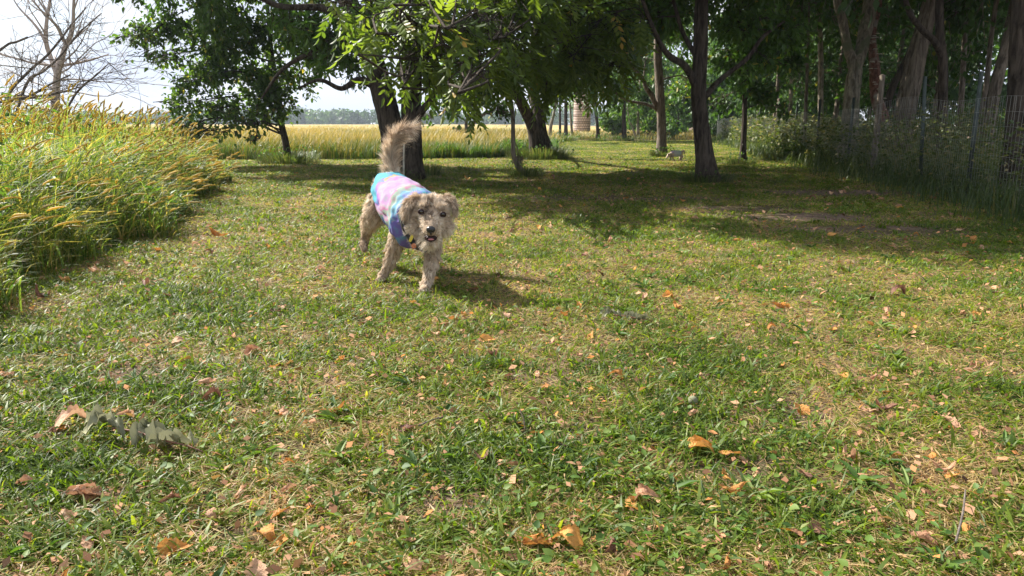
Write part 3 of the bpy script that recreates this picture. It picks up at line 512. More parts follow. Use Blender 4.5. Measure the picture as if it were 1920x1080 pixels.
def treeline():
    g = rng(41); lm = MB()
    for k in range(260):
        x = -340+k*1.9+g.uniform(-3, 3); Y = 300+g.uniform(-20, 60)-abs(x+80)*.05; h = g.uniform(4.4, 6.4)*(1+.12*math.sin(x*.05)); r = h*g.uniform(.45, .8)
        n = 300; v = unit(g.normal(0, 1, (n, 3))); v[:, 1] *= .9; p = np.array([x, Y, h*.5])+v*np.array([r, r, h*.52])*g.uniform(.75, 1.02, (n, 1)); p[:, 2] = np.abs(p[:, 2])
        ll = g.uniform(.8, 1.6, n); sprig(lm, ST, SF, p, g.normal(0, 1, (n, 3)), v+g.normal(0, .4, (n, 3)), ll, ll*.8, np.clip(g.normal(g.uniform(.2, .7), .15, n), 0, 1))
    tag(lm.build('far_treeline', M['leaf_dark']), 'distant line of trees along the horizon beyond the field', 'far wood', kind='stuff')
treeline()
# silo
def silo():
    c = W(1091, 240, 45); t = thing('silo', (c[0], c[1], 0), 'weathered pinkish block silo with dark hoops seen far off between the trunks', 'silo'); mb = MB()
    m, tt, nd, lk, b = newmat('silo blocks'); br = nd.new('ShaderNodeTexBrick'); br.inputs['Color1'].default_value = (.62, .48, .42, 1); br.inputs['Color2'].default_value = (.54, .42, .37, 1); br.inputs['Mortar'].default_value = (.2, .15, .13, 1)
    br.inputs['Scale'].default_value = 1.; br.inputs['Mortar Size'].default_value = .03; br.inputs['Brick Width'].default_value = .3; br.inputs['Row Height'].default_value = .14
    tc = nd.new('ShaderNodeTexCoord'); sx = nd.new('ShaderNodeSeparateXYZ'); cx = nd.new('ShaderNodeCombineXYZ'); lk.new(tc.outputs['Object'], sx.inputs[0])
    an = nd.new('ShaderNodeMath'); an.operation = 'ARCTAN2'; x0 = nd.new('ShaderNodeVectorMath'); x0.operation = 'SUBTRACT'; x0.inputs[1].default_value = (0, 0, 0); lk.new(tc.outputs['Object'], x0.inputs[0]); s2 = nd.new('ShaderNodeSeparateXYZ'); lk.new(x0.outputs[0], s2.inputs[0])
    lk.new(s2.outputs['Y'], an.inputs[0]); lk.new(s2.outputs['X'], an.inputs[1]); mu = nd.new('ShaderNodeMath'); mu.operation = 'MULTIPLY'; mu.inputs[1].default_value = 1.1; lk.new(an.outputs[0], mu.inputs[0]); lk.new(mu.outputs[0], cx.inputs['X']); lk.new(sx.outputs['Z'], cx.inputs['Y']); lk.new(cx.outputs[0], br.inputs['Vector']); lk.new(br.outputs['Color'], b.inputs['Base Color']); b.inputs['Roughness'].default_value = .9
    r0 = .52; k = 24; zs = np.linspace(-.2, 2.9, 12); P = np.stack([0*zs, 0*zs, zs], 1); V = MB(); tube(V, P, np.full(12, r0), 32)
    o = V.build('wall', m); o.parent = t
    hb = plain('rusty hoop', (.16, .11, .09), .6, .5)
    for z in np.arange(.35, 2.9, .42):
        q = MB(); a = np.linspace(0, 2*math.pi, 33)[:-1]; ring = np.stack([np.cos(a)*(r0+.01), np.sin(a)*(r0+.01), 0*a+z], 1)
        V4 = np.concatenate([ring+[0, 0, -.01], ring*[1.02, 1.02, 1]+[0, 0, -.01], ring*[1.02, 1.02, 1]+[0, 0, .01], ring+[0, 0, .01]]); j = np.arange(32); j2 = (j+1) % 32
        q.add(V4, np.concatenate([np.stack([a_*32+j, a_*32+j2, b_*32+j2, b_*32+j], 1) for a_, b_ in ((0, 1), (1, 2), (2, 3), (3, 0))])); h = q.build('hoop', hb); h.parent = t
    q = MB(); P = np.array([[0, 0, 2.9], [0, 0, 3.0], [0, 0, 3.15], [0, 0, 3.25]]); tube(q, P, np.array([.57, .52, .3, .05]), 24); o = q.build('roof', plain('dull metal roof', (.4, .4, .4), .4, .7)); o.parent = t
silo()
# bare dead tree and fallen dead boughs behind the tall grass
g = rng(77); t = thing('dead_tree', (*W(104, 220, 13)[:2], 0), 'bare bleached dead tree with many fine branches at the far left', 'tree', None); mb = MB()
for P, r in [wpath(13, [(102, 262, 0, 20), (104, 190, 0, 15), (106, 160, 0, 13), (108, 138, 0, 12), (116, 110, 0, 10), (122, 90, 0, 9), (136, 55, 0, 7), (138, 10, 0, 5), (142, -40, 0, 4)]), wpath(13, [(106, 136, 0, 10), (94, 105, .1, 8), (86, 75, .1, 7.5), (88, 35, .2, 6), (94, 0, .3, 5), (98, -50, .3, 3)]),
             wpath(13, [(86, 80, .1, 6), (74, 58, .2, 5), (58, 38, .3, 4), (36, 15, .4, 3), (20, -10, .5, 2)]), wpath(13, [(120, 78, 0, 6), (108, 52, -.1, 5), (96, 38, -.2, 4), (76, 18, -.3, 3), (55, -5, -.4, 2)])]:
    P2, r2 = smoothpath(P, r, 2); tube(mb, P2, r2, 9, .5, .05, 3)
    for q in range(6 if len(P) > 25 else 4):
        i = g.integers(len(P)//3, len(P)); bare_branch(mb, P[i], (g.normal(0, .8), g.normal(0, .4), g.uniform(.0, .9)), g.uniform(.5, 1.2), r[i]*.5, 2, g, .5, .1, .004)
for (px, py, dx, dz) in [(106, 150, 1, .1), (104, 165, -1, .15), (108, 140, 1, .5), (103, 180, -1, 0), (106, 170, .9, -.05), (110, 125, 1, .7), (104, 190, -1, .2)]:
    bare_branch(mb, W(px, py, 13), (dx, g.normal(0, .3), dz), 1.1, .016, 2, g, .45, .06, .004)
mb.build('trunk', M['bark_dead'], t)
def deadbough(label, Y, pts, seed, n=7):
    g = rng(seed); P, r = wpath(Y, pts); r = r*.62; n = n-2; t = thing('fallen_bough', (P[0][0], P[0][1], 0), label, 'dead bough', 'dead boughs lying in the tall grass'); mb = MB(); tube(mb, P, r, 8, .5, .08, seed)
    for q in range(n):
        i = g.integers(1, len(P)-2); d = unit(P[i+1]-P[i]); bare_branch(mb, P[i], d+g.normal(0, .5, 3), g.uniform(.25, .7), r[i]*.5, 2, g, .6, .0, .0025)
    mb.build('branch', M['twig_dead'], t)
deadbough('longest dead bough slanting up to the right across the bare tree', 7.5, [(-30, 330, 0, 11), (10, 190, 0, 9), (50, 138, 0, 8), (88, 104, .1, 7), (115, 72, .1, 6), (135, 45, .2, 5), (162, 14, .3, 3.5)], 1)
deadbough('second dead bough slanting up below the longest one', 7.2, [(0, 330, 0, 10), (46, 165, 0, 8), (80, 135, 0, 7), (110, 108, 0, 6), (145, 65, .2, 5), (190, 25, .3, 3)], 2)
deadbough('low dead bough reaching right towards the gap of sky', 7.4, [(60, 330, 0, 10), (130, 196, 0, 7), (152, 165, 0, 6), (178, 143, 0, 5), (203, 120, .1, 3)], 3, 9)
deadbough('short broken dead bough at the left picture edge', 6.8, [(-160, 300, 0, 12), (-60, 150, 0, 9), (8, 88, 0, 7), (30, 79, 0, 6.5), (52, 70, 0, 6)], 4, 3)
deadbough('nearly level dead bough lying on the tops of the tall grass', 7, [(-140, 290, 0, 14), (-20, 200, 0, 9), (50, 182, 0, 8), (90, 160, 0, 6), (132, 140, .1, 3.5)], 5, 9)
deadbough('thin pale dead bough lowest in the grass', 7.6, [(-60, 330, 0, 12), (18, 192, 0, 9), (60, 182, 0, 8), (110, 174, .1, 6), (160, 160, .1, 3)], 6, 9)

# ------------------------------------------------------------------ tall grasses
def tallgrass():
    g = rng(51); mb, hd = MB(), MB(); n = 7200
    Y = g.uniform(1.2, 10.5, n*3); X = left_edge(Y)+.2-g.beta(1., 1.9, n*3)*(4.9+.2*Y)
    k = (X > -.86*Y-1.2); X, Y = X[k][:n], Y[k][:n]; n = len(X); inn = left_edge(Y)-X+(fbm(Y*1.7,X*1.7,66)-.5)*.9
    k = inn > -.03; X, Y, inn = X[k], Y[k], inn[k]; n = len(X)
    ht = .22+.62*np.clip(inn/.75, 0, 1)**.8; ht *= np.interp(Y, [1.2, 4, 7, 10], [1.0, 1.0, .95, .85])*g.uniform(.8, 1.12, n)*np.interp(X/Y, [-.6, -.44, -.34], [1.04, 1.06, .9])
    wind = math.radians(-12)
    # leaf blades
    nb = 12; bi = np.repeat(np.arange(n), nb); m = len(bi); th = g.normal(wind, 1.25, m); hf = g.uniform(.25, .95, m)
    dh = np.stack([np.cos(th), np.sin(th), 0*th], 1); base = np.stack([X[bi]+g.normal(0, .03, m), Y[bi]+g.normal(0, .03, m), gz(X[bi], Y[bi])], 1)
    P = arcs(base, dh, ht[bi]*hf*1.15, ht[bi]*g.uniform(.2, .65, m), 7, 2.0, .38)
    far = np.clip(Y[bi]/5, .8, 1.7); wd = (g.choice([.004, .007, .0125], m, p=[.4, .4, .2])*g.uniform(.8, 1.2, m)*far)[:, None]*np.array([.6, .9, 1, .95, .75, .45, .05])[None]; tl = th+math.pi/2+g.normal(0, .4, m)
    ribbon(mb, P, wd, unit(np.stack([np.cos(tl), np.sin(tl), g.normal(0, .25, m)], 1)), np.clip(g.normal(.62, .22, m)+(g.uniform(0, 1, m) < .12)*.5-.22*(hf < .4)*0, 0, 1))
    # stems with bristly heads
    ns = 1; si = np.where(g.uniform(0, 1, n) < .36)[0]; m = len(si); th = g.normal(wind, 1.0, m); dh = np.stack([np.cos(th), np.sin(th), 0*th], 1)
    edge = np.clip(1-inn[si]/.5, 0, 1)
    base = np.stack([X[si], Y[si], gz(X[si], Y[si])], 1); h = ht[si]*g.uniform(.95, 1.13, m); P = arcs(base, dh, h, h*(g.uniform(.03, .4, m)+edge*.5), 8, 2.2, .12)
    ribbon(mb, P, np.full((m, 8), .0028)*np.clip(Y[si]/4, 1, 1.8)[:, None], np.stack([-dh[:, 1], dh[:, 0], 0*th], 1), g.uniform(.5, .9, m))
    tip = P[:, -1]; td = unit(P[:, -1]-P[:, -2]); hl = g.uniform(.04, .10, m); K = 6
    f = np.linspace(0, 1, K)[None, :, None]; bend = unit(dh*.8+np.array([0, 0, -.55])); HP = tip[:, None]+td[:, None]*(hl[:, None, None]*f)+bend[:, None]*(hl[:, None, None]*f**2*g.uniform(.1, .6, m)[:, None, None])
    rad = np.array([.35, .9, 1, .95, .75, .2])*.0052; th6 = np.linspace(0, 2*math.pi, 7)[:-1]; s1 = unit(np.cross(td, np.array([.3, .9, .1]))); s2 = np.cross(td, s1)
    sc = np.clip(Y[si]/5, .9, 1.5)
    V = HP[:, :, None]+(s1[:, None, None]*np.cos(th6)[None, None, :, None]+s2[:, None, None]*np.sin(th6)[None, None, :, None])*(rad[None, :, None, None]*sc[:, None, None, None])
    b = (np.arange(m)*K*6)[:, None, None]+(np.arange(K-1)*6)[None, :, None]; j = np.arange(6)[None, None]; j2 = (j+1) % 6
    ha = np.clip(g.normal(.5, .2, m), 0, 1)
    hd.add(V.reshape(-1, 3), np.stack([b+j, b+j2, b+6+j2, b+6+j], -1).reshape(-1, 4), np.repeat(ha, K*6))
    nbz = 44; hi = np.repeat(np.arange(m), nbz); q = len(hi); ff = g.uniform(0, 1, q); kk = np.clip((ff*(K-1)).astype(int), 0, K-2); fr = (ff*(K-1)-kk)[:, None]
    p0 = HP[hi, kk]*(1-fr)+HP[hi, kk+1]*fr; an = g.uniform(0, 6.28, q); out = s1[hi]*np.cos(an)[:, None]+s2[hi]*np.sin(an)[:, None]; dv = unit(out*1.0+td[hi]*.9); ln = g.uniform(.007, .014, q)*sc[hi]
    p0 = p0+out*.003; wv = np.cross(dv, out+g.normal(0, .3, (q, 3))); wv = unit(wv)*(.0009*sc[hi])[:, None]
    V = np.stack([p0-wv, p0+wv, p0+dv*ln[:, None]], 1); hd.add(V.reshape(-1, 3), np.arange(q*3).reshape(-1, 3), np.repeat(np.clip(ha[hi]+.2, 0, 1), 3))
    k3 = g.integers(0, n, 2600); m = len(k3); th = g.uniform(0, 6.28, m); dh = np.stack([np.cos(th), np.sin(th), 0*th], 1); b3 = np.stack([X[k3], Y[k3], gz(X[k3], Y[k3])+ht[k3]*g.uniform(0, .6, m)], 1)
    ribbon(mb, arcs(b3, dh, ht[k3]*g.uniform(-.1, .5, m), ht[k3]*g.uniform(.3, .9, m), 5, 1.0, .3), np.full((m, 5), .0035), np.tile([0, 0, 1.], (m, 1)), g.uniform(.85, 1, m))
    k3 = g.integers(0, n, 260); k3 = np.repeat(k3, 26); m = len(k3); L = g.uniform(.03, .07, m); zz = ht[k3]*g.uniform(.3, 1.02, m)
    sprig(mb, LT, LF, np.stack([X[k3]+g.normal(0, .05, m), Y[k3]+g.normal(0, .05, m), zz], 1), np.stack([g.normal(0, 1, m), g.normal(0, 1, m), g.normal(.1, .4, m)], 1), np.stack([g.normal(0, .4, m), g.normal(0, .4, m), np.ones(m)], 1), L, L*.42, np.clip(g.normal(.25, .15, m), 0, 1))
    tag(mb.build('tall_grass', M['tall']), 'tall green and yellow grass leaning over the left edge of the lawn', 'tall grass', kind='stuff')
    tag(hd.build('foxtail_heads', M['head']), 'golden bristly foxtail seed heads nodding above the tall grass', 'foxtail heads', kind='stuff')
tallgrass()
def fieldgrass():
    g = rng(61); mb = MB(); u = g.uniform(0, 1, 230000); Y = 14.4*(110/14.4)**(u**1.15); X = g.uniform(-.9, .30, len(Y))*Y
    k = (Y > fb(X)+.1*g.normal(0, 1, len(Y))) & (X < 14); X, Y = X[k], Y[k]; n = len(X); d0 = Y-fb(X)
    sc = np.clip(Y/16, 1, 5)**.75; nz = fbm(X*.25, Y*.12, 31); front = np.clip(1-d0/3.0, 0, 1)
    h = np.where(X < 1.2, .50, .34)*(.6+.5*nz+.3*fbm(X*1.3, Y*.5, 37)+.5*np.clip(fbm(X*.9, Y*.5, 39)-.6, 0, 1)*4*.5)*g.uniform(.7, 1.2, n)*(1-.35*front); th = g.normal(-.2, 1.2, n); dh = np.stack([np.cos(th), np.sin(th), 0*th], 1)
    P = arcs(np.stack([X, Y, 0*X-.01], 1), dh, h, h*g.uniform(.1, .5, n), 4, 1.9, .15)
    wd = (g.uniform(.006, .013, n)*sc)[:, None]*np.array([.8, 1, .8, .25])[None]; tl = th+1.57
    nq = fbm(X*1.3, Y*.5, 37); a = np.clip(.50+(nz-.5)*.7+(nq-.5)*.7-front*.35*(g.uniform(0, 1, n) < .8)+g.normal(0, .2, n), 0, 1)
    ribbon(mb, P, wd, np.stack([np.cos(tl), np.sin(tl), 0*tl], 1), a)
    tag(mb.build('field_grass', M['field']), 'golden waist-high grass covering the field beyond the lawn', 'field grass', kind='stuff')
    # seeding green tufts where the field meets the lawn
    mb = MB(); X = np.concatenate([g.uniform(-2.6, 1.3, 9000), g.uniform(-11, -2.6, 4000)]); Y = fb(X)+np.abs(g.normal(0, .55, len(X))); Y = np.where(X > .5, Y-g.uniform(0, 8, len(X))*(X > .5)*.3, Y); n = len(X)
    th = g.uniform(0, 6.28, n); dh = np.stack([np.cos(th), np.sin(th), 0*th], 1); h = g.uniform(.12, .42, n)*(.15+1.5*fbm(X*1.6, Y, 6)); P = arcs(np.stack([X, Y, 0*X], 1), dh, h, h*g.uniform(.15, .6, n), 4, 1.9, .2)
    tl = th+1.57; ribbon(mb, P, g.uniform(.007, .014, n)[:, None]*np.array([.8, 1, .8, .1])[None], np.stack([np.cos(tl), np.sin(tl), 0*tl], 1), g.uniform(0, .5, n))
    tag(mb.build('verge_grass', M['tall']), 'green unmown verge where the lawn meets the field', 'verge grass', kind='stuff')
fieldgrass()
sheet('field', np.concatenate([[-900, -400, -200, -90], np.arange(-60, 15, 2.), [20, 60, 200, 600, 900]]), np.concatenate([[40], np.arange(42, 80, 3.), [90, 120, 200, 400, 900]]), lambda x, y: .15+.25*np.clip((y-40)/20, 0, 1)+.05*fbm(x*.2, y*.2, 3)-.6*np.clip((x-10)/6, 0, 1), M['fieldsoil'])
# fence and weeds along it
def fx(Y): return 4.1+(Y-5.8)*.187
def fence():
    t = thing('wire_fence', (fx(16), 16, 0), 'long sagging wire mesh fence on thin posts between lawn and woods', 'fence'); g = rng(71)
    m = MB(); ys = np.arange(1.0, 33, .055); n = len(ys); hh = .93+.05*np.sin(ys*.9)+.03*np.sin(ys*2.3); hh = np.where(ys > 12, hh*.94, hh)
    dx = .02*np.sin(ys*1.7)
    P = np.stack([np.stack([fx(ys)+dx+g.normal(0, .002, n), ys, 0*ys], 1), np.stack([fx(ys)+dx*1.6, ys, hh*.5], 1), np.stack([fx(ys)+dx*2+g.normal(0, .004, n), ys+g.normal(0, .006, n), hh], 1)], 1)
    wv = (.0022*np.clip(ys/9, 1, 2.4))[:, None]*np.ones((1, 3))
    for s in ((1, 0, 0), (0, 1, 0)): ribbon(m, P, wv, np.tile(np.array(s, float), (n, 1)), np.full(n, .5))
    for f in np.linspace(.06, 1, 8): tube(m, (P[:, 0]*(1-f)+P[:, 2]*f)[::4], np.full(len(P[::4]), .0009), 3, cap=False)
    m.build('wire_mesh', plain('galvanised wire', (.40, .40, .37), .6, .2, noise=.15), t)
    green = plain('green steel post', (.05, .065, .055), .5, .4, noise=.3); wood_ = M['bark_mid']
    for i, Y in enumerate([3.2, 5.1, 6.9, 8.1, 9.9, 11.2, 13.3, 15.5, 18, 21, 24.5, 28, 32]):
        q = MB(); x = fx(Y)+.04; l = g.normal(0, .04); hgt = 1.08+g.uniform(-.04, .12)
        if i in (4, 8):
            P_, r_ = smoothpath([[x, Y, -.1], [x+l*.5, Y, .6], [x+l, Y, hgt+.15]], [.045, .04, .035], 3); tube(q, P_, r_, 9, .5, .08, i); q.build('wooden_post', wood_, t)
        else:
            for (a, b, c, d) in ((-.02, .02, -.003, .003), (-.003, .003, .003, .028)):
                V = np.array([[x+u+(l if z > 0 else 0), Y+v, z] for z in (-.1, hgt) for u, v in ((a, c), (b, c), (b, d), (a, d))]); q.add(V, np.array([[0, 3, 2, 1], [4, 5, 6, 7], [0, 1, 5, 4], [1, 2, 6, 5], [2, 3, 7, 6], [3, 0, 4, 7]]))
            q.build('steel_post', green, t, smooth=False)
fence()
def weeds():
    g = rng(81); mb, lf = MB(), MB(); n = 42000; Y = 2+30*g.uniform(0, 1, n)**1.3; off = g.normal(.25, .45, n); off = np.where(g.uniform(0, 1, n) < .5, np.abs(g.normal(0, 2.0, n))+.1, off); off = np.maximum(off, -.85+.0*Y); X = fx(Y)+off*np.where(off < 0, np.clip(.5+.5*fbm(Y*.7, Y*0, 4), .3, 1)*1.0, 1)
    th = g.uniform(0, 6.28, n); dh = np.stack([np.cos(th), np.sin(th), 0*th], 1); h = np.where(off < -.15, g.uniform(.08, .32, n), g.uniform(.2, .62, n)*np.interp(Y, [4, 10], [.55, 1]))*(.4+fbm(X*.8, Y*.8, 14)); P = arcs(np.stack([X, Y, gz(X, Y)], 1), dh, h, h*g.uniform(.1, .6, n), 5, 1.9, .2)
    tl = th+1.57; ribbon(mb, P, (g.uniform(.004, .009, n)*np.clip(Y/7, 1, 2.5))[:, None]*np.array([.8, 1, .9, .6, .1])[None], np.stack([np.cos(tl), np.sin(tl), 0*tl], 1), np.clip(g.normal(.38, .22, n)-.25*(off < .1)-.12*(Y < 8), 0, 1))
    n = 60000; Y = 3+27*g.uniform(0, 1, n)**1.2; off = np.abs(g.normal(0, 1.8, n))-.15; X = fx(Y)+off; zz = g.uniform(.03, .9, n)*(.35+fbm(X*.9, Y*.9, 24)); L = g.uniform(.03, .06, n)*np.clip(Y/9, 1, 2.2)
    sprig(lf, ST, SF, np.stack([X, Y, zz], 1), np.stack([g.normal(0, 1, n), g.normal(0, 1, n), g.normal(0, .5, n)], 1), np.stack([g.normal(0, .6, n), g.normal(0, .6, n), np.ones(n)], 1), L, L*.6, np.clip(g.normal(.35, .2, n), 0, 1))
    tag(mb.build('fence_weeds', M['under']), 'rank grass and weeds growing along and through the fence', 'weeds', kind='stuff')
    tag(lf.build('undergrowth', M['under']), 'leafy undergrowth on the woodland floor behind the fence', 'undergrowth', kind='stuff')
weeds()


# ------------------------------------------------------------------ dogs
def bodymesh(name, bones, balls, voxel, mat, parent, smooth=6):
    bm = bmesh.new()
    def ball(c, r, sc=(1, 1, 1)):
        bmesh.ops.create_icosphere(bm, subdivisions=2, radius=1, matrix=Matrix.Translation(Vector([float(q) for q in c])) @ Matrix.Diagonal((r*sc[0], r*sc[1], r*sc[2], 1)))
    for P, r in bones:
        P2, r2 = smoothpath(P, r, 3)
        for i in range(len(P2)-1):
            L = np.linalg.norm(P2[i+1]-P2[i]); n = max(1, int(L/(min(r2[i], r2[i+1])*.35)))
            for f in np.arange(n)/n: ball(P2[i]*(1-f)+P2[i+1]*f, r2[i]*(1-f)+r2[i+1]*f)
        ball(P2[-1], r2[-1])
    for c, r, sc in balls: ball(c, r, sc)
    me = bpy.data.meshes.new('tmp'); bm.to_mesh(me); bm.free(); o = bpy.data.objects.new('tmp', me); COL.objects.link(o)
    m = o.modifiers.new('r', 'REMESH'); m.mode = 'VOXEL'; m.voxel_size = voxel; s = o.modifiers.new('s', 'SMOOTH'); s.iterations = smooth; s.factor = .5
    bpy.context.view_layer.update(); ev = o.evaluated_get(bpy.context.evaluated_depsgraph_get()); nm = bpy.data.meshes.new_from_object(ev); bpy.data.objects.remove(o)
    nm.name = name; nm.materials.clear(); nm.materials.append(mat); nm.polygons.foreach_set('use_smooth', np.ones(len(nm.polygons), bool))
    ob = bpy.data.objects.new(name, nm); COL.objects.link(ob); ob.parent = parent; ob.matrix_parent_inverse = Matrix.Translation(-parent.location); return ob
def sample(me, n, g):
    me.calc_loop_triangles(); T = np.empty(len(me.loop_triangles)*3, np.int32); me.loop_triangles.foreach_get('vertices', T); T = T.reshape(-1, 3)
    V = np.empty(len(me.vertices)*3, np.float32); me.vertices.foreach_get('co', V); V = V.reshape(-1, 3).astype(float)
    a, b, c = V[T[:, 0]], V[T[:, 1]], V[T[:, 2]]; cr = np.cross(b-a, c-a); ar = np.linalg.norm(cr, axis=1); i = g.choice(len(T), n, p=ar/ar.sum())
    u, v = g.uniform(0, 1, (2, n, 1)); s = u+v > 1; u = np.where(s, 1-u, u); v = np.where(s, 1-v, v)
    return a[i]+(b-a)[i]*u+(c-a)[i]*v, unit(cr[i])
M['furskin'] = plain('dog skin under fur', (.30, .22, .15), .9, noise=.25, nscale=30)
M['fur'] = leafmat('wiry fur', [(0, (.06, .046, .036)), (.3, (.30, .225, .165)), (.6, (.70, .55, .40)), (1, (.90, .81, .68))], transl=.25, rough=.6, boost=1.0, tint=(1, .97, .92), spec=.25)
M['black'] = plain('black webbing', (.012, .012, .014), .6, noise=.2)
M['nose'] = plain('wet black nose', (.012, .011, .012), .28, spec=.6)
M['eye'] = plain('dark brown eye', (.02, .010, .006), .06, spec=.8)
M['mouth'] = plain('dark mouth', (.035, .012, .012), .5)
M['tongue'] = plain('pink tongue', (.55, .2, .2), .4)
m, t_, nd, lk, b = newmat('tie dye cotton'); at = nd.new('ShaderNodeAttribute'); at.attribute_name = 'rnd'
tc = nd.new('ShaderNodeTexCoord'); n_ = nd.new('ShaderNodeTexNoise'); n_.inputs['Scale'].default_value = 28; n_.inputs['Detail'].default_value = 5; lk.new(tc.outputs['Object'], n_.inputs['Vector'])
ma = nd.new('ShaderNodeMath'); ma.operation = 'MULTIPLY_ADD'; ma.inputs[1].default_value = .34; lk.new(n_.outputs['Fac'], ma.inputs[0]); lk.new(at.outputs['Fac'], ma.inputs[2])
sb = nd.new('ShaderNodeMath'); sb.operation = 'SUBTRACT'; sb.inputs[1].default_value = .17; lk.new(ma.outputs[0], sb.inputs[0])
r = ramp(nd, [(0, (0.072, 0.258, 0.325)), (.2, (0.070, 0.295, 0.363)), (.27, (0.129, 0.181, 0.377)), (.33, (0.247, 0.140, 0.364)), (.39, (0.373, 0.178, 0.373)), (.46, (0.300, 0.263, 0.340)), (.52, (0.354, 0.192, 0.354)), (.58, (0.313, 0.275, 0.306)), (.63, (0.380, 0.125, 0.247)), (.68, (0.230, 0.293, 0.230)), (.73, (0.261, 0.312, 0.299)), (.78, (0.119, 0.282, 0.382)), (.86, (0.155, 0.118, 0.340)), (.93, (0.133, 0.126, 0.357)), (1, (0.090, 0.279, 0.363))])
lk.new(sb.outputs[0], r.inputs['Fac']); lk.new(r.outputs['Color'], b.inputs['Base Color']); b.inputs['Roughness'].default_value = .85; b.inputs['Specular IOR Level'].default_value = .2
n3 = nd.new('ShaderNodeTexNoise'); n3.inputs['Scale'].default_value = 350; bu = nd.new('ShaderNodeBump'); bu.inputs['Strength'].default_value = .3; bu.inputs['Distance'].default_value = .002; lk.new(tc.outputs['Object'], n3.inputs['Vector']); lk.new(n3.outputs['Fac'], bu.inputs['Height']); lk.new(bu.outputs[0], b.inputs['Normal'])
M['tiedye'] = m

def ell(mb, c, R3, ax=None, nu=16, nv=10, a=0.):   # ellipsoid, optional 3x3 axes
    u = np.linspace(0, 2*math.pi, nu, endpoint=False); v = np.linspace(.001, math.pi-.001, nv)
    U, Vv = np.meshgrid(u, v, indexing='ij'); L = np.stack([np.cos(U)*np.sin(Vv), np.sin(U)*np.sin(Vv), np.cos(Vv)], -1).reshape(-1, 3)*np.asarray(R3)
    if ax is not None: L = L @ np.asarray(ax)
    i = np.arange(nu)[:, None]; j = np.arange(nv-1)[None]; i2 = (i+1) % nu
    mb.add(L+np.asarray(c), np.stack([i*nv+j, i*nv+j+1, i2*nv+j+1, i2*nv+j], -1).reshape(-1, 4), a); return mb

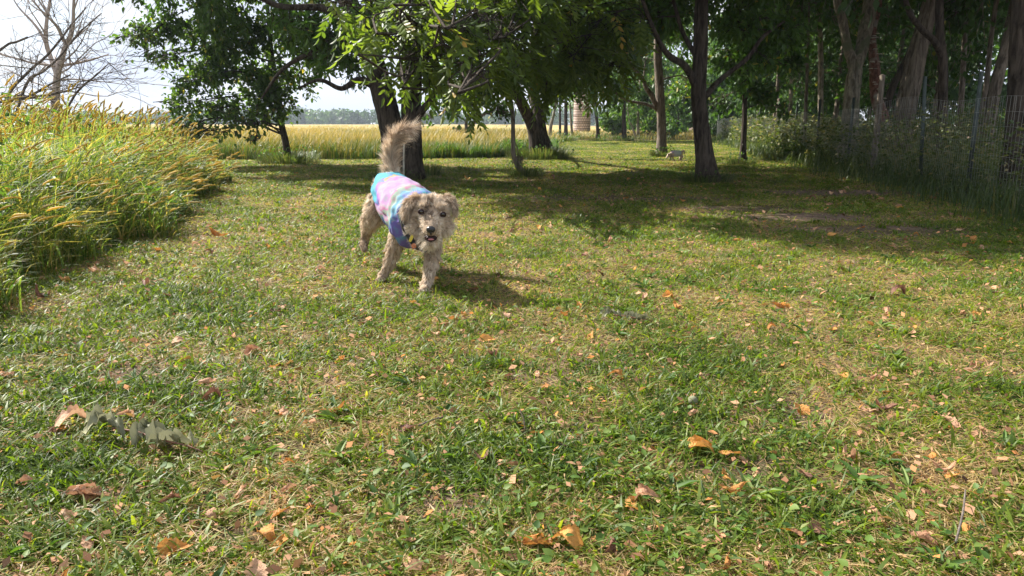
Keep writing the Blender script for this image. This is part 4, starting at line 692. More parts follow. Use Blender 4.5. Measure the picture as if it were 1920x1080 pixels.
def main_dog():
    g = rng(900)
    gz0 = lambda px, py, z=0.: G(px, py, z)
    pawL = G(797, 548)+[0, 0, .022]; pawR = G(716, 528)+[0, 0, .020]
    t = thing('dog', (pawL[0]-.1, pawL[1]+.2, 0), 'shaggy tan terrier running at the camera in a tie-dye shirt, tail up', 'dog')
    X = lambda *p: W(*p)
    torso = ([X(733, 358, 3.52), X(742, 366, 3.42), X(758, 378, 3.30), X(780, 402, 3.14), X(792, 402, 3.06)], [.085, .098, .105, .100, .072])
    legFL = ([X(806, 438, 3.10), X(811, 470, 3.08), X(806, 508, 3.03), X(800, 532, 3.0), pawL+[0, .01, .004], pawL+[.002, -.028, -.004]], [.048, .036, .024, .020, .021, .017])
    legFR = ([X(752, 425, 3.18), X(741, 462, 3.20), X(728, 498, 3.21), X(720, 514, 3.21), pawR+[0, .01, .004], pawR+[-.004, -.024, -.003]], [.044, .035, .023, .019, .020, .016])
    legRR = ([X(727, 372, 3.50), X(710, 392, 3.47), X(697, 412, 3.50), X(689, 428, 3.58), X(685, 446, 3.62), X(682, 460, 3.60), X(684, 468, 3.57)], [.078, .062, .042, .026, .021, .022, .016])
    legRL = ([X(757, 375, 3.52), X(765, 400, 3.50), X(760, 425, 3.58), X(752, 430, 3.70), X(748, 420, 3.78)], [.07, .055, .034, .024, .02])
    tail = ([X(738, 338, 3.56), X(733, 312, 3.60), X(733, 285, 3.61), X(739, 262, 3.60), X(754, 246, 3.57), X(772, 240, 3.54)], [.032, .025, .019, .015, .011, .007])
    nose = X(808, 431, 2.865); Hc = X(809, 398, 3.01)
    muz = ([X(809, 412, 2.965), X(808, 424, 2.915), X(808, 432, 2.885)], [.050, .036, .027])
    jaw = ([X(806, 440, 2.975), X(806, 450, 2.925), X(807, 455, 2.905)], [.036, .023, .017])
    earL = ([X(784, 374, 3.02), X(772, 378, 3.00), X(763, 392, 2.985), X(763, 410, 2.98)], [.018, .019, .018, .010])
    earR = ([X(834, 372, 3.02), X(846, 375, 3.0), X(852, 388, 2.99), X(852, 402, 2.985)], [.016, .014, .012, .007])
    balls = [(Hc, .074, (1.05, .95, .96)), (X(780, 424, 3.00), .038, (1, 1, 1.1)), (X(833, 423, 3.0), .034, (1, 1, 1.1)), (X(797, 436, 3.03), .062, (1, 1, 1)), (X(795, 386, 2.957), .019, (1.2, 1, .8)), (X(826, 390, 2.957), .019, (1.2, 1, .8)),
             (X(798, 436, 2.915), .020, (1, 1, 1)), (X(817, 437, 2.915), .020, (1, 1, 1))]
    for c in (pawL, pawR):                # toes
        for q in (-.015, -.005, .005, .015): balls.append((c+[q, -.034+abs(q)*.4, -.008], .0095, (1, 1.3, .9)))
    body = bodymesh('body', [torso, legFL, legFR, legRR, legRL, tail, muz, jaw, earL, earR], balls, .0052, M['furskin'], t, 4)
    # ---- fur
    regs = []                             # point, length, lift, flow, colour, density
    def reg(bone, L, lift, col, flow=1, cols=None):
        P, r = smoothpath(*bone, 5); T = unit(np.gradient(P, axis=0))*flow
        for i in range(len(P)): f = i/(len(P)-1); regs.append((P[i], np.interp(f, np.linspace(0, 1, len(L)), L), lift, T[i], np.interp(f, np.linspace(0, 1, len(col)), col), r[i]))
    reg(torso, [.03], .25, [.55], -1); reg(legFL, [.024, .020, .018, .018, .012, .008], .30, [.6, .62, .66, .72, .85, .85]); reg(legFR, [.024, .020, .017, .016, .012, .008], .30, [.6, .58, .5, .5, .42, .3])
    reg(legRR, [.03, .028, .022, .017, .013, .008], .3, [.62, .66, .6, .42, .3, .22]); reg(legRL, [.028, .024, .015], .3, [.55, .4, .3]); reg(tail, [.035, .055, .068, .075, .07, .06], .36, [.50, .50, .48, .44, .42, .46])
    reg(earL, [.034, .036, .034, .03], .25, [.5, .40, .36, .36]); reg(earR, [.028, .026, .024, .02], .25, [.55, .45, .30, .22])
    nb = len(regs); reg((np.array([Hc, Hc+[0, .001, 0]]), np.array([.07, .07])), [.032], .3, [.58]); reg(muz, [.02, .018, .014], .4, [.66, .76, .72]); reg(jaw, [.036, .036, .032], .35, [.8, .9, .86]); 
    for bb in balls[1:4]: reg((np.array([bb[0], bb[0]+[0, .001, 0]]), np.array([bb[1]]*2)), [.030], .30, [.72])
    RP = np.array([q[0] for q in regs]); RL = np.array([q[1] for q in regs]); RF = np.array([q[2] for q in regs]); RT_ = np.array([q[3] for q in regs]); RC = np.array([q[4] for q in regs]); RR = np.array([q[5] for q in regs])
    n = 150000; p, nr = sample(body.data, n, g)
    idx = np.empty(n, int)
    for i in range(0, n, 4000): idx[i:i+4000] = np.argmin(np.linalg.norm(p[i:i+4000, None]-RP[None], axis=2)-RR[None], axis=1)
    head = idx >= nb; L = RL[idx].copy(); flow = RT_[idx].copy(); col = RC[idx].copy(); lift = RF[idx].copy()
    fd = unit(p-nose); flow[head] = unit(fd[head]+np.array([0, 0, -.25])); 
    up_ = head & (p[:, 2] > X(0, 392, 2.97)[2]); 
    eyeL, eyeR = X(790, 397, 2.925), X(831, 402, 2.925)
    mo = X(808, 446, 2.885)
    dE = np.minimum(np.linalg.norm(p-eyeL, axis=1), np.linalg.norm(p-eyeR, axis=1)); dN = np.linalg.norm(p-nose, axis=1); dM = np.linalg.norm((p-mo)*[.75, .6, 1.5], axis=1)
    L = np.where(head, L*np.clip(dN/.075, .32, 1.0), L); L = np.where(dE < .03, L*.45, L)
    bridge = head & (np.abs(p[:, 0]-Hc[0]) < .014) & (p[:, 2] > nose[2]+.012) & (p[:, 2] < Hc[2]+.055) & (p[:, 1] < Hc[1]-.02)
    col = np.where(bridge, .14+g.normal(0, .12, n), col); col = np.where(head & (dE > .012) & (dE < .024), col-.26, col)
    col = np.where(head & (p[:, 2] > Hc[2]+.02) & ~bridge, col+.05, col)
    # shirt region keeps no fur
    ax = unit(torso[0][3]-torso[0][1]); c0 = X(741, 369, 3.47); c1 = X(787, 406, 3.10)
    s_ = (p-c0) @ ax; Ls = np.linalg.norm(c1-c0); ht_ = (p[:, 2]-(c0[2]+(c1[2]-c0[2])*np.clip(s_/Ls, 0, 1))); 
    rad_ = np.linalg.norm((p-c0)-s_[:, None]*ax, axis=1)
    ntor = 5*4+1; hidden = (s_ > -.035-.25*ht_) & (s_ < Ls-.01) & (((rad_ < .112) & (idx < nb)) | (idx < ntor)) & ~((p[:, 1] > tail[0][0][1]-.03) & (p[:, 2] > tail[0][0][2]))
    tail0 = np.linalg.norm(p-tail[0][0], axis=1) < .03
    k = (~hidden | tail0) & (dE > .0125) & (dN > .016) & (dM > .017)
    k &= ~((p[:, 2] < .006))
    p, nr, L, flow, col, lift, head, idx = p[k], nr[k], L[k], flow[k], col[k], lift[k], head[k], idx[k]; n = len(p)
    flow = unit(flow-nr*np.sum(flow*nr, 1, keepdims=True))
    nc = 2000; ci = g.integers(0, n, nc); near = np.empty(n, int); CP = p[ci]
    for i in range(0, n, 4000): near[i:i+4000] = np.argmin(((p[i:i+4000, None]-CP[None])**2).sum(2), axis=1)
    cdir = g.normal(0, .26, (nc, 3)); d = unit(flow+nr*(lift/(1-np.minimum(lift, .7)))[:, None]+cdir[near]+g.normal(0, .12, (n, 3)))
    d = np.where((np.sum(d*nr, 1) < .12)[:, None], unit(d+nr*.35), d)
    Ln = L*1.12*g.uniform(.6, 1.15, n)*g.uniform(.7, 1.25, nc)[near]; tt = np.linspace(0, 1, 5)[None, :, None]; curl = g.normal(0, .07, (n, 3))+cdir[near]*.2+np.array([0, 0, -.28])
    P = p[:, None]-nr[:, None]*.002+d[:, None]*(Ln[:, None, None]*tt)+curl[:, None]*(Ln[:, None, None]*tt**2*.55)
    tipc = (CP+d[ci]*L[ci][:, None])[near]; P = P+(tipc-P[:, -1])[:, None]*(tt**1.6*.38)*np.clip(1-np.linalg.norm(tipc-P[:, -1], axis=1)/.03, 0, 1)[:, None, None]
    side = unit(np.cross(d, g.normal(0, 1, (n, 3)))); cc = np.clip(col+.10+g.normal(0, .14, n)+g.normal(0, .13, nc)[near], 0, 1)
    mb = MB(); ribbon(mb, P, np.full((n, 1), .00125)*np.array([1, 1, .85, .6, .12])[None], side, cc); mb.build('fur', M['fur'], t)
    # ---- eyes, nose, mouth
    for e in (eyeL, eyeR):
        mb = ell(MB(), e+np.array([0, .002, 0]), (.0105, .0105, .0095), a=.5); eo = mb.build('eye', M['eye'], t)
        q = MB(); th = np.linspace(0, 2*math.pi, 17)[:-1]; ring = e+np.stack([.0115*np.cos(th), -.0035+0*th, .0098*np.sin(th)], 1); tube(q, np.vstack([ring, ring[:1]]), np.full(17, .0026), 6, cap=False); ro = q.build('eyelid', M['mouth'], t)
    mb = MB(); ell(mb, nose+[0, -.004, .002], (.019, .013, .0145)); ell(mb, nose+[-.007, -.010, -.002], (.006, .006, .006)); ell(mb, nose+[.007, -.010, -.002], (.006, .006, .006)); ell(mb, nose+[0, -.006, -.012], (.0045, .007, .010)); mb.build('nose', M['nose'], t)
    mb = MB(); ell(mb, mo+[0, .002, 0], (.020, .016, .0105)); th = np.linspace(math.pi*1.02, math.pi*1.98, 14); arc = mo+np.stack([.024*np.cos(th), -.012+.008*np.abs(np.cos(th)), .004+.016*np.sin(th)], 1); tube(mb, arc, np.full(14, .0028), 6); 
    for sg in (-1, 1):
        th = np.linspace(0, math.pi*.5, 8); arc = mo+np.stack([sg*.024*np.sin(th), -.014+.008*np.sin(th), .011*np.cos(th)+.0], 1); tube(mb, arc, np.full(8, .0026), 6)
    mb.build('mouth', M['mouth'], t)
    ell(MB(), mo+[.001, -.009, -.0045], (.0125, .011, .0042)).build('tongue', M['tongue'], t)
    # ---- tie-dye shirt: a thin closed shell lofted round the torso
    nr_, ns = 64, 120; s = np.linspace(0, 1, nr_); keyS = [0, .12, .4, .7, .9, 1]
    cen = np.array([X(737, 366, 3.50), X(743, 371, 3.44), X(758, 384, 3.30), X(776, 404, 3.16), X(788, 411, 3.09), X(797, 409, 3.045)])
    rx = np.array([.104, .110, .118, .121, .116, .092]); rz = np.array([.100, .108, .118, .124, .121, .094])
    Cn = np.stack([np.interp(s, keyS, cen[:, q]) for q in range(3)], 1); RX = np.interp(s, keyS, rx); RZ = np.interp(s, keyS, rz)
    tv = unit(np.gradient(Cn, axis=0)); tv = unit(tv.mean(0)); lat = unit(np.cross(tv, [0, 0, 1.])); upv = np.cross(lat, tv)
    th = np.linspace(0, 2*math.pi, ns, endpoint=False); S, TH = np.meshgrid(s, th, indexing='ij')
    fold = .0095*np.sin(S*26+np.sin(TH*2)*1.6+TH)*np.clip(S*1.6-.5, 0, 1)+.014*(vnoise(S*8+3, TH*2.2, 4)-.5)+.008*(vnoise(S*19+3, TH*5, 14)-.5)+.004*np.sin(TH*7+S*9)*np.clip(.3-S, 0, 1)*3+.008*np.exp(-((S-.86+.05*np.sin(TH*2))/.03)**2)+.005*np.exp(-((S-.97)/.02)**2)
    shear = -.5*np.clip(np.sin(TH), -.15, 1)*(1-S)**1.5*.16+.02*np.sin(TH*3)*(1-S)**4
    def shell(off):
        rr = fold+off
        return Cn[S_i]+lat*(np.cos(TH)*(RX[S_i]+rr))[..., None]+upv*(np.sin(TH)*(RZ[S_i]+rr))[..., None]+tv*shear[..., None]
    S_i = np.tile(np.arange(nr_)[:, None], (1, ns)); Vo = shell(0).reshape(-1, 3); Vi = shell(-.004).reshape(-1, 3)
    q = np.clip(S*.80+.02+.10*np.sin(TH*1.+.5)*(S > -1)*np.clip(S*3, 0, 1)+.42*(fbm(S*3.2, TH*1.5, 7)-.5), 0, .84); low = np.clip((-np.sin(TH)-.05)*2.2, 0, 1)
    q = q*(1-low)+low*np.clip(.88+.10*(fbm(S*5, TH*2, 9)-.5), 0, 1); q = np.where((S < .05) & (low > .3), 1, q); q = np.where((S > .955), .99, q)
    i = (np.arange(nr_-1)*ns)[:, None]; j = np.arange(ns)[None]; j2 = (j+1) % ns; fo = np.stack([i+j, i+j2, i+ns+j2, i+ns+j], -1).reshape(-1, 4); N = nr_*ns
    fi = fo[:, ::-1]+N; jj = np.arange(ns); k2 = (jj+1) % ns; r0 = np.stack([jj, jj+N, k2+N, k2], 1); b0 = (nr_-1)*ns; r1 = np.stack([b0+jj, b0+k2, b0+k2+N, b0+jj+N], 1)
    mb = MB(); mb.add(np.concatenate([Vo, Vi]), [np.concatenate([fo, fi, r0, r1])], np.concatenate([q.ravel(), q.ravel()])); mb.build('shirt', M['tiedye'], t)
    # ---- black harness with tags
    hc = X(795, 412, 3.035); mb = MB(); th = np.linspace(math.pi*.95, math.pi*2.02, 26); ring = hc+lat*(.098*np.cos(th))[:, None]*-1+upv*(.100*np.sin(th))[:, None]+tv*(.008)
    w2 = unit(np.gradient(ring, axis=0)); out = unit(ring-hc)
    V = np.concatenate([ring+tv*.013, ring-tv*.013, ring-tv*.013+out*.004, ring+tv*.013+out*.004]); m_ = len(ring); a = np.arange(m_-1)
    mb.add(V, np.concatenate([np.stack([x*m_+a, y*m_+a, y*m_+a+1, x*m_+a+1], 1) for x, y in ((0, 1), (1, 2), (2, 3), (3, 0))])); hn = mb.build('harness', M['black'], t, smooth=False)
    mb = MB(); tube(mb, [X(765, 440, 3.0), X(775, 455, 2.97), X(783, 464, 2.98), X(800, 470, 3.0)], np.array([.012, .012, .011, .009]), 10); mb.build('chest_strap', M['black'], t)
    def plate(c, w_, h_, rot, mat, nm):
        cx, sx = math.cos(rot), math.sin(rot); A = np.array([cx, 0, sx]); B_ = np.array([-sx, .1, cx]); q = MB(); th = np.linspace(0, 2*math.pi, 13)[:-1]
        e = np.sign(np.cos(th))*np.abs(np.cos(th))**.6; f = np.sign(np.sin(th))*np.abs(np.sin(th))**.6
        V0 = c+A*(e*w_*.5)[:, None]+B_*(f*h_*.5)[:, None]; V = np.concatenate([V0, V0+[0, -.003, 0]]); j = np.arange(12); q.add(V, [np.stack([j, j+12, (j+1) % 12+12, (j+1) % 12], 1)]); q.add(V0+[0, -.003, 0], [np.arange(12)[None]]); q.add(V0, [np.arange(12)[None, ::-1]]); q.build(nm, mat, t, smooth=False)
    plate(X(771, 447, 2.955), .013, .030, -.45, plain('yellow tag', (.62, .48, .05), .4, noise=.1), 'name_tag'); plate(X(776, 461, 2.95), .020, .020, .2, plain('bronze tag', (.42, .15, .07), .3, .6, noise=.4, nscale=90), 'round_tag')
main_dog()

def small_dog():
    Y = G(1268, 300)[1]-.3; X = lambda px, py, d=0.: W(px, py, Y+d); t = thing('dog', (*X(1268, 299)[:2], 0), 'small pale dog in a light shirt sniffing the ground at a far tree foot', 'dog'); k = Y/F
    gnd = lambda px, d: np.array([W(px, 299, Y+d)[0], Y+d, .02])
    bones = [([X(1259, 289), X(1267, 288, .03), X(1276, 287.5, .06)], np.array([4.6, 5.0, 4.6])*k), ([X(1258, 288.5), X(1254, 290.5, -.02), X(1251.5, 294, -.04), X(1249.5, 296.5, -.05)], np.array([3.4, 3.3, 2.2, 1.2])*k),
             ([X(1261.5, 292), X(1261.5, 295), gnd(1262, 0)], np.array([2.0, 1.7, 1.6])*k), ([X(1259, 292, .1), X(1257.5, 295, .1), gnd(1257, .1)], np.array([2.0, 1.7, 1.6])*k),
             ([X(1276, 290, .03), X(1279, 293.5, .03), X(1277.5, 296, .03), gnd(1277, .03)], np.array([3, 2.2, 1.7, 1.6])*k), ([X(1275, 290, .14), X(1277, 293.5, .14), X(1275, 296, .14), gnd(1274.5, .14)], np.array([3, 2.2, 1.7, 1.6])*k),
             ([X(1278, 286, .06), X(1281, 282.5, .06), X(1283, 284, .06), X(1283, 289, .06)], np.array([1.6, 1.7, 1.6, 1.2])*k), ([X(1255.5, 288.5, -.03), X(1256.5, 292, -.05)], np.array([1.2, .9])*k)]
    bodymesh('body', bones, [], .008, plain('cream coat', (.48, .38, .28), .9, noise=.3, nscale=18), t, 2)
    for dx in (0, 1.5): ell(MB(), X(1253.5+dx, 289.5, -.06+dx*.02), np.array([1.2, .8, 2.0])*k).build('ear', plain('dark ear', (.07, .05, .04), .9), t)
    P, r = smoothpath([X(1257.5, 289.3), X(1262, 288.5, .02), X(1268, 288, .03), X(1275, 287.6, .05)], np.array([4.8, 5.3, 5.6, 5.3])*k, 5); mb = MB(); tube(mb, P, r, 20, 0., .04, 3, cap=False)
    a = np.concatenate(mb.A); V = np.concatenate(mb.V); q = np.clip((V[:, 0]-P[0][0])/(P[-1][0]-P[0][0]), 0, 1); mb.A = [q+.1*np.sin(V[:, 2]*60)]
    s = leafmat('pale dog shirt', [(0, (.30, .18, .32)), (.3, (.50, .46, .54)), (.6, (.50, .55, .54)), (1, (.40, .50, .50))], transl=0, rough=.9); mb.build('shirt', s, t)
small_dog()

# ------------------------------------------------------------------ fallen leaves
def leafmesh(seed, kind):
    g = rng(seed); nu, nv = 21, 13; u = np.linspace(0, 1, nu); v = np.linspace(-1, 1, nv); U, Vv = np.meshgrid(u, v, indexing='ij')
    ed = 1+.16*np.sin(U*17+g.uniform(0, 6))*np.sign(Vv+.01)*.6+.14*np.sin(U*41+g.uniform(0, 6))*(np.abs(Vv) > .6)
    wd = (np.sin(np.pi*np.clip(U, .0, 1)**.75)**.8*g.uniform(.26, .40)*ed)+.010
    x = U-.5; y = Vv*wd; k = (2.5+5.5*g.uniform() if kind else g.uniform(.5, 2.))*(1+.5*np.sin(U*4+g.uniform(0, 6))); an = y*k; z = (1-np.cos(an))/k; y = np.sin(an)/k
    z = z*(1 if g.uniform() < .6 else -1)+.10*(fbm(U*4+seed, Vv*1.6+seed, seed, 3)-.5)*1.6-.02*np.exp(-(Vv/.16)**2)+.018*np.abs(np.sin((U*1.0-np.abs(Vv)*.22)*24))*np.abs(Vv)
    b = g.uniform(-1.3, 1.3)*(1.6 if kind else .6); z = z+b*x*x; tw = g.uniform(-1.2, 1.2)*x; y, z = y*np.cos(tw)-z*np.sin(tw), y*np.sin(tw)+z*np.cos(tw)
    z = z-np.percentile(z, 25); V = np.stack([x, y, z], -1).reshape(-1, 3)
    i = (np.arange(nu-1)*nv)[:, None]; j = np.arange(nv-1)[None]; mb = MB(); mb.add(V, np.stack([i+j, i+nv+j, i+nv+j+1, i+j+1], -1).reshape(-1, 4))
    r_ = V[nv//2]; P = np.array([r_, r_+[-.1, .02, .03], r_+[-.22, .06, .0]]); tube(mb, P, np.array([.011, .010, .008]), 4); return mb
bases = {}
def leafobj(seed, mat, loc, size, rot, label, group=None, tilt=(0, 0), kind=1):
    key = (seed % 7, mat, kind)
    if key not in bases: o = leafmesh(seed % 7+70, kind).build('fallen_leaf', M[mat]); bases[key] = o
    else: o = bases[key].copy(); COL.objects.link(o)
    o.location = Vector([float(q) for q in loc]); o.scale = (size,)*3; o.rotation_euler = (tilt[0], tilt[1], rot); tag(o, label, 'leaf', group); return o
big = [  # px, py, length in px, material, rotation, label
 (166, 938, 92, 'dry_tan', .3, 'large reddish tan leaf in the near left corner of the lawn'), (138, 806, 84, 'dry_tan', .9, 'long pinkish tan leaf standing on edge left of the wilted spray'),
 (476, 668, 46, 'dry_tan', 1.2, 'cupped tan leaf arching up out of the grass left of centre'), (628, 781, 56, 'dry_orange', .1, 'shiny orange brown leaf half buried right of the wilted spray'),
 (452, 938, 50, 'dry_tan', 1.5, 'rounded tan leaf standing upright in the near left grass'), (330, 1044, 76, 'dry_orange', .4, 'orange leaf low at the bottom of the picture left of centre'),
 (82, 561, 44, 'dry_dark', 0, 'dark brown curled leaf just below the tall grass'), (1012, 1034, 86, 'dry_orange', .15, 'left one of the two large orange leaves at the bottom centre'),
 (1062, 1032, 80, 'dry_orange', 2.6, 'right one of the two large orange leaves at the bottom centre'), (1314, 850, 74, 'dry_orange', -.4, 'orange leaf with a notched outline right of centre'),
 (1358, 903, 36, 'dry_orange', 1.5, 'small orange leaf standing beside the yellow one'), (1405, 914, 36, 'dry_yellow', 1.4, 'only yellow leaf in the near grass'),
 (1581, 712, 42, 'dry_orange', 1.0, 'folded orange leaf tilted up in the right half of the lawn'), (1656, 772, 44, 'dry_dark', .2, 'crumpled brown leaf in the grass at the right'),
 (1471, 580, 34, 'dry_orange', .6, 'small bright orange leaf in the middle distance right'), (1208, 946, 62, 'dry_tan', -.2, 'tan orange leaf with torn edge right of bottom centre'),
 (1254, 562, 40, 'dry_orange', .9, 'rear one of two orange leaves in the middle of the lawn'), (1268, 580, 34, 'dry_orange', 1.6, 'upright front one of two orange leaves in the middle of the lawn'),
 (1300, 785, 42, 'dry_tan', .8, 'pale tan leaf pair member in front of the round puffball'), (1516, 608, 30, 'dry_tan', .5, 'pale pinkish leaf beyond the folded orange one'),
 (1771, 890, 44, 'dry_tan', 0, 'light tan leaf flat in the grass near the right edge'), (1730, 1022, 66, 'dry_tan', 2.4, 'long tan leaf twisted in the lower right corner'),
 (1684, 554, 42, 'dry_dark', .1, 'dark curled leaf at the middle right of the lawn'), (1822, 692, 36, 'dry_tan', .9, 'tan leaf by the right edge of the picture'),
 (408, 443, 42, 'dry_orange', .05, 'yellow orange leaf lying by the foot of the tall grass'), (1663, 590, 40, 'dry_tan', 1.3, 'pale tan leaf standing upright at the right'),
 (518, 590, 30, 'dry_dark', .7, 'small dark leaf in the sunny grass left of the dog'), (1590, 864, 50, 'dry_tan', 1.8, 'tan leaf standing over a bare patch at the lower right'),
 (8, 716, 50, 'dry_tan', 1.2, 'tan leaf cut by the left picture edge'), (400, 756, 50, 'dry_dark', .3, 'long brown leaf above the wilted spray'), (50, 920, 52, 'dry_tan', 0, 'flat pale leaf left of the large reddish one'),
 (820, 700, 34, 'dry_tan', .4, 'tan leaf below the dog in the middle of the lawn'), (1440, 1072, 40, 'dry_tan', 1.57, 'narrow tan leaf at the very bottom edge'), (765, 815, 44, 'dry_dark', .2, 'brown leaf with a pale rim in the lower middle')]
for i, (px, py, s, mt, rot, lab) in enumerate(big):
    p = G(px, py); dpt = p[1]*cp+H*sp; leafobj(i*3+1, mt, p+[0, 0, gz(p[0], p[1])+.014], s*dpt/F*.8, rot, lab, None, (rng(i).uniform(-.5, .5), rng(i+50).uniform(-.4, .4)))
g = rng(1234); kinds = [('dry_tan', .40, 'small tan dry leaf lying in the mown grass'), ('dry_orange', .32, 'small orange brown dry leaf lying in the mown grass'), ('dry_dark', .23, 'small dark brown dry leaf lying in the mown grass'), ('dry_yellow', .05, 'small yellow dry leaf lying in the mown grass')]
c = 0
while c < 250:
    Y = (.95**.6+g.uniform()*(9.5**.6-.95**.6))**(1/.6); x = Y*g.uniform(-.72, .72)
    if x < left_edge(Y)+.05: continue
    q = g.choice(4, p=[k[1] for k in kinds]); leafobj(int(g.integers(0, 7)), kinds[q][0], (x, Y, gz(x, Y)+g.uniform(.004, .022)), g.uniform(.020, .044)*(1+.10*Y), g.uniform(0, 6.28), kinds[q][2], kinds[q][2].replace('leaf lying', 'leaves lying').replace('small ', ''), (g.uniform(-.6, .6), g.uniform(-.6, .6)), int(g.integers(0, 2))); c += 1
# wilted spray, twigs, puffball
def wilted(px, py, sc, label, seed):
    g = rng(seed); c = G(px, py); t = thing('wilted_spray', c, label, 'wilted leaves'); st = MB(); P = c+np.array([[-.085, .035, .03], [-.03, .012, .034], [.02, -.005, .026], [.08, -.02, .02], [.12, -.035, .012]])*sc; tube(st, P, np.array([.0022, .002, .002, .0016, .001])*sc**.5, 6); st.build('stem', M['dry_dark'], t)
    for k, (a, f, L, wd) in enumerate([(2.7, 0, .075, .030), (3.3, 0, .06, .024), (-1.3, .35, .045, .026), (.0, .2, .085, .034), (-.35, .5, .07, .036), (-1.9, .7, .045, .040), (2.9, .15, .08, .022), (-.9, .05, .05, .018), (1.2, .4, .05, .026), (.4, .75, .05, .03)]):
        b0 = P[0]*(1-f)+P[3]*f; n = 9; u = np.linspace(0, 1, n); d = np.array([math.cos(a), math.sin(a)*.8, 0]); cl = b0+d*(u[:, None]*L*sc)+np.array([0, 0, 1])*((.008+.014*np.sin(u*3+k)-.014*u)[:, None]*sc)
        cl[:, 2] = np.maximum(cl[:, 2], .016)+.004*np.sin(u*23+k); sd = np.array([-d[1], d[0], 0]); tw = 1.3*np.sin(u*5.3+k*1.7); w_ = np.sin(np.pi*np.clip(u, .03, .97))**.7*wd*sc*.5; rows = []
        for q in (-1, -.5, 0, .5, 1): rows.append(cl+(sd*np.cos(tw)[:, None]+np.array([0, 0, 1])*np.sin(tw)[:, None])*(q*w_)[:, None]+np.array([0, 0, 1])*(abs(q)*w_*(1.0+.5*np.sin(u*17+k*2+q*3)))[:, None])
        V = np.stack(rows, 1).reshape(-1, 3); i = (np.arange(n-1)*5)[:, None]; j = np.arange(4)[None]; MB().add(V, np.stack([i+j, i+5+j, i+6+j, i+1+j], -1).reshape(-1, 4)).build('leaf', M['dry_grey'], t)
wilted(282, 846, 1.2, 'grey green wilted leaf spray with curled leaves in the near left grass', 7)
wilted(1185, 606, .75, 'smaller pale wilted spray beside the orange leaves in mid lawn', 8)
c = G(1298, 762); tt = thing('puffball', c, 'small round greyish puffball sitting in the grass right of centre', 'mushroom'); mb = ell(MB(), c+[0, 0, .016], (.013, .013, .012)); ell(mb, c+[0, 0, .005], (.006, .006, .008)); mb.build('cap', plain('puffball', (.20, .20, .13), 1, spec=.05, noise=.25, nscale=80), tt)
for i, (a, b_, lab) in enumerate([((975, 795), (985, 822), 'short dark upright twig in the bare patch at bottom centre'), ((785, 812), (832, 792), 'pale twig lying in the grass below the dog'), ((1790, 1030), (1803, 965), 'bleached straw twig standing in the lower right grass'), ((1010, 842), (1075, 852), 'thin brown twig lying flat in the middle foreground')]):
    p, q = G(*a), G(*b_); mb = MB(); z = [.035, .01] if i == 0 else ([.012, .05] if i == 2 else [.018, .014]); p[2], q[2] = z; m_ = (p+q)/2+[.003, 0, .004]; tube(mb, *smoothpath([p, m_, q], [.0022, .002, .0014], 4), 6)
    tag(mb.build('twig', M['twig_dead'] if i in (1, 2) else M['bark_dark']), lab, 'twig')
# pale stake in front of the big tree
mb = MB(); p = W(757, 322, Yb-.45); q = W(757.5, 268, Yb-.45); tube(mb, *smoothpath([[p[0], p[1], -.05], p, q], [.012, .012, .011], 3), 8); tag(mb.build('stake', plain('pale stake', (.5, .47, .4), .7, noise=.3)), 'thin pale stake standing against the big trunk behind the dog', 'stake')
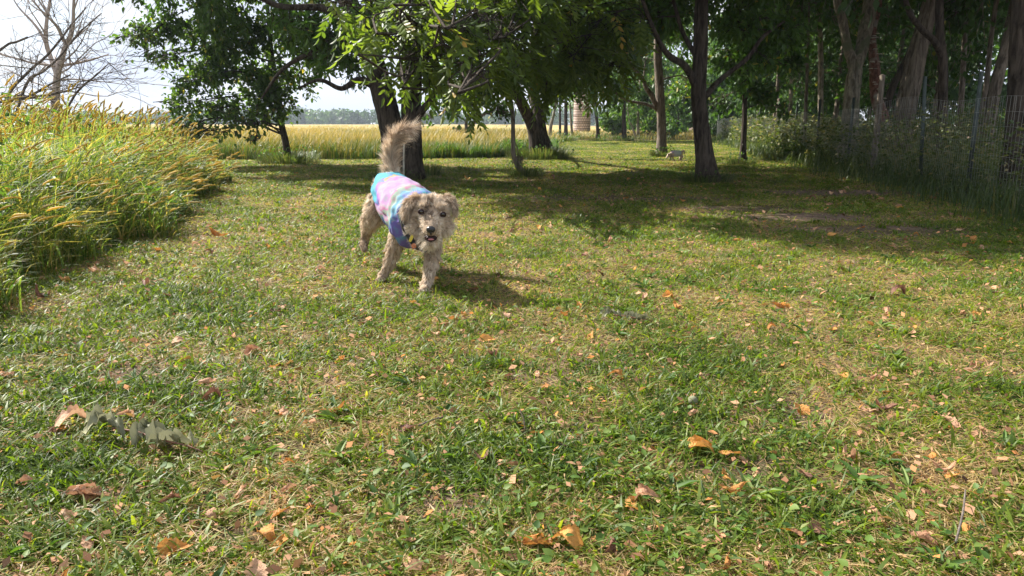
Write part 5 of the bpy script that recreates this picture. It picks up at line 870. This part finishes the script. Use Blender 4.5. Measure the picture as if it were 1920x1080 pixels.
# sprouts and tufts round the trunks
def tufts():
    g = rng(333); mb, lf = MB(), MB()
    for (px, py, r, n, h) in [(748, 336, .42, 700, .12), (1326, 341, .36, 900, .13), (1241, 294, .3, 500, .16), (985, 331, .25, 500, .17), (1012, 298, .7, 1500, .30), (1392, 309, .28, 400, .15), (1055, 265, .7, 400, .3), (540, 306, .6, 900, .25), (1122, 265, .4, 200, .2), (1170, 265, .4, 200, .2), (805, 330, .2, 250, .2), (1475, 300, .6, 500, .25)]:
        c = G(px, py); th = g.uniform(0, 6.28, n); rr = r*g.uniform(.25, 1, n)**.7; X = c[0]+rr*np.cos(th); Y = c[1]+rr*np.sin(th)*.8; dh = np.stack([np.cos(th), np.sin(th), 0*th], 1); hh = h*g.uniform(.4, 1.2, n)
        P = arcs(np.stack([X, Y, gz(X, Y)], 1), dh, hh, hh*g.uniform(.2, .7, n), 5, 1.9, .25); ribbon(mb, P, (g.uniform(.004, .008, n)*max(1, c[1]/9))[:, None]*np.array([.8, 1, .9, .6, .1])[None], np.stack([-dh[:, 1], dh[:, 0], 0*th], 1), g.uniform(0, .6, n))
        m_ = n//5; L = g.uniform(.02, .045, m_)*max(1, c[1]/10); sprig(lf, LT, LF, np.stack([X[:m_], Y[:m_], g.uniform(.02, h*1.3, m_)], 1), g.normal(0, 1, (m_, 3)), np.stack([g.normal(0, .5, m_), g.normal(0, .5, m_), np.ones(m_)], 1), L, L*.6, g.uniform(0, .7, m_))
    tag(mb.build('trunk_tufts', M['under']), 'unmown grass tufts around the feet of the trunks', 'grass tufts', kind='stuff'); tag(lf.build('trunk_sprouts', M['leaf_mid']), 'small leafy sprouts around the feet of the trunks', 'sprouts', kind='stuff')
tufts()
def plant(px, py, Y, label, h, s):
    g = rng(s); c = W(px, py, Y); t = thing('broadleaf_plant', (c[0], c[1], 0), label, 'plant'); st, lf = MB(), MB()
    for q in range(5):
        e = np.array([c[0]+g.normal(0, h*.3), c[1]+g.normal(0, h*.2), h*g.uniform(.6, 1)]); P, r = smoothpath([[c[0], c[1], 0], [c[0]*.6+e[0]*.4, c[1], h*.45], e], [.006, .005, .003], 4); tube(st, P, r, 5)
        k = 7; pi = P[g.integers(3, len(P), k)]; L = g.uniform(.25, .42, k)*h; sprig(lf, LT, LF, pi, np.stack([g.normal(0, 1, k), g.normal(0, 1, k), g.uniform(-.3, .4, k)], 1), np.stack([g.normal(0, .3, k), g.normal(0, .3, k), np.ones(k)], 1), L, L*.6, g.uniform(.3, 1, k))
    st.build('stem', M['leaf_mid'], t); lf.build('foliage', M['leaf_far'], t)
plant(1474, 300, 14.2, 'bright broad leaved plant at the foot of the fence in a patch of sun', .36, 1)

# air: thin haze over the whole place
bm = bmesh.new(); bmesh.ops.create_cube(bm, size=1, matrix=Matrix.Translation((-40, 190, 8)) @ Matrix.Diagonal((1500, 440, 18, 1))); me = bpy.data.meshes.new('haze'); bm.to_mesh(me); bm.free()
hz = bpy.data.objects.new('haze', me); COL.objects.link(hz); tag(hz, 'thin pale summer haze over the fields', 'haze', kind='stuff'); m = bpy.data.materials.new('haze'); m.use_nodes = True; nt = m.node_tree; nt.nodes.remove(nt.nodes['Principled BSDF'])
v = nt.nodes.new('ShaderNodeVolumePrincipled'); v.inputs['Color'].default_value = (.78, .87, 1, 1); v.inputs['Density'].default_value = .0006; v.inputs['Anisotropy'].default_value = .2; nt.links.new(v.outputs[0], nt.nodes['Material Output'].inputs['Volume']); me.materials.append(m)
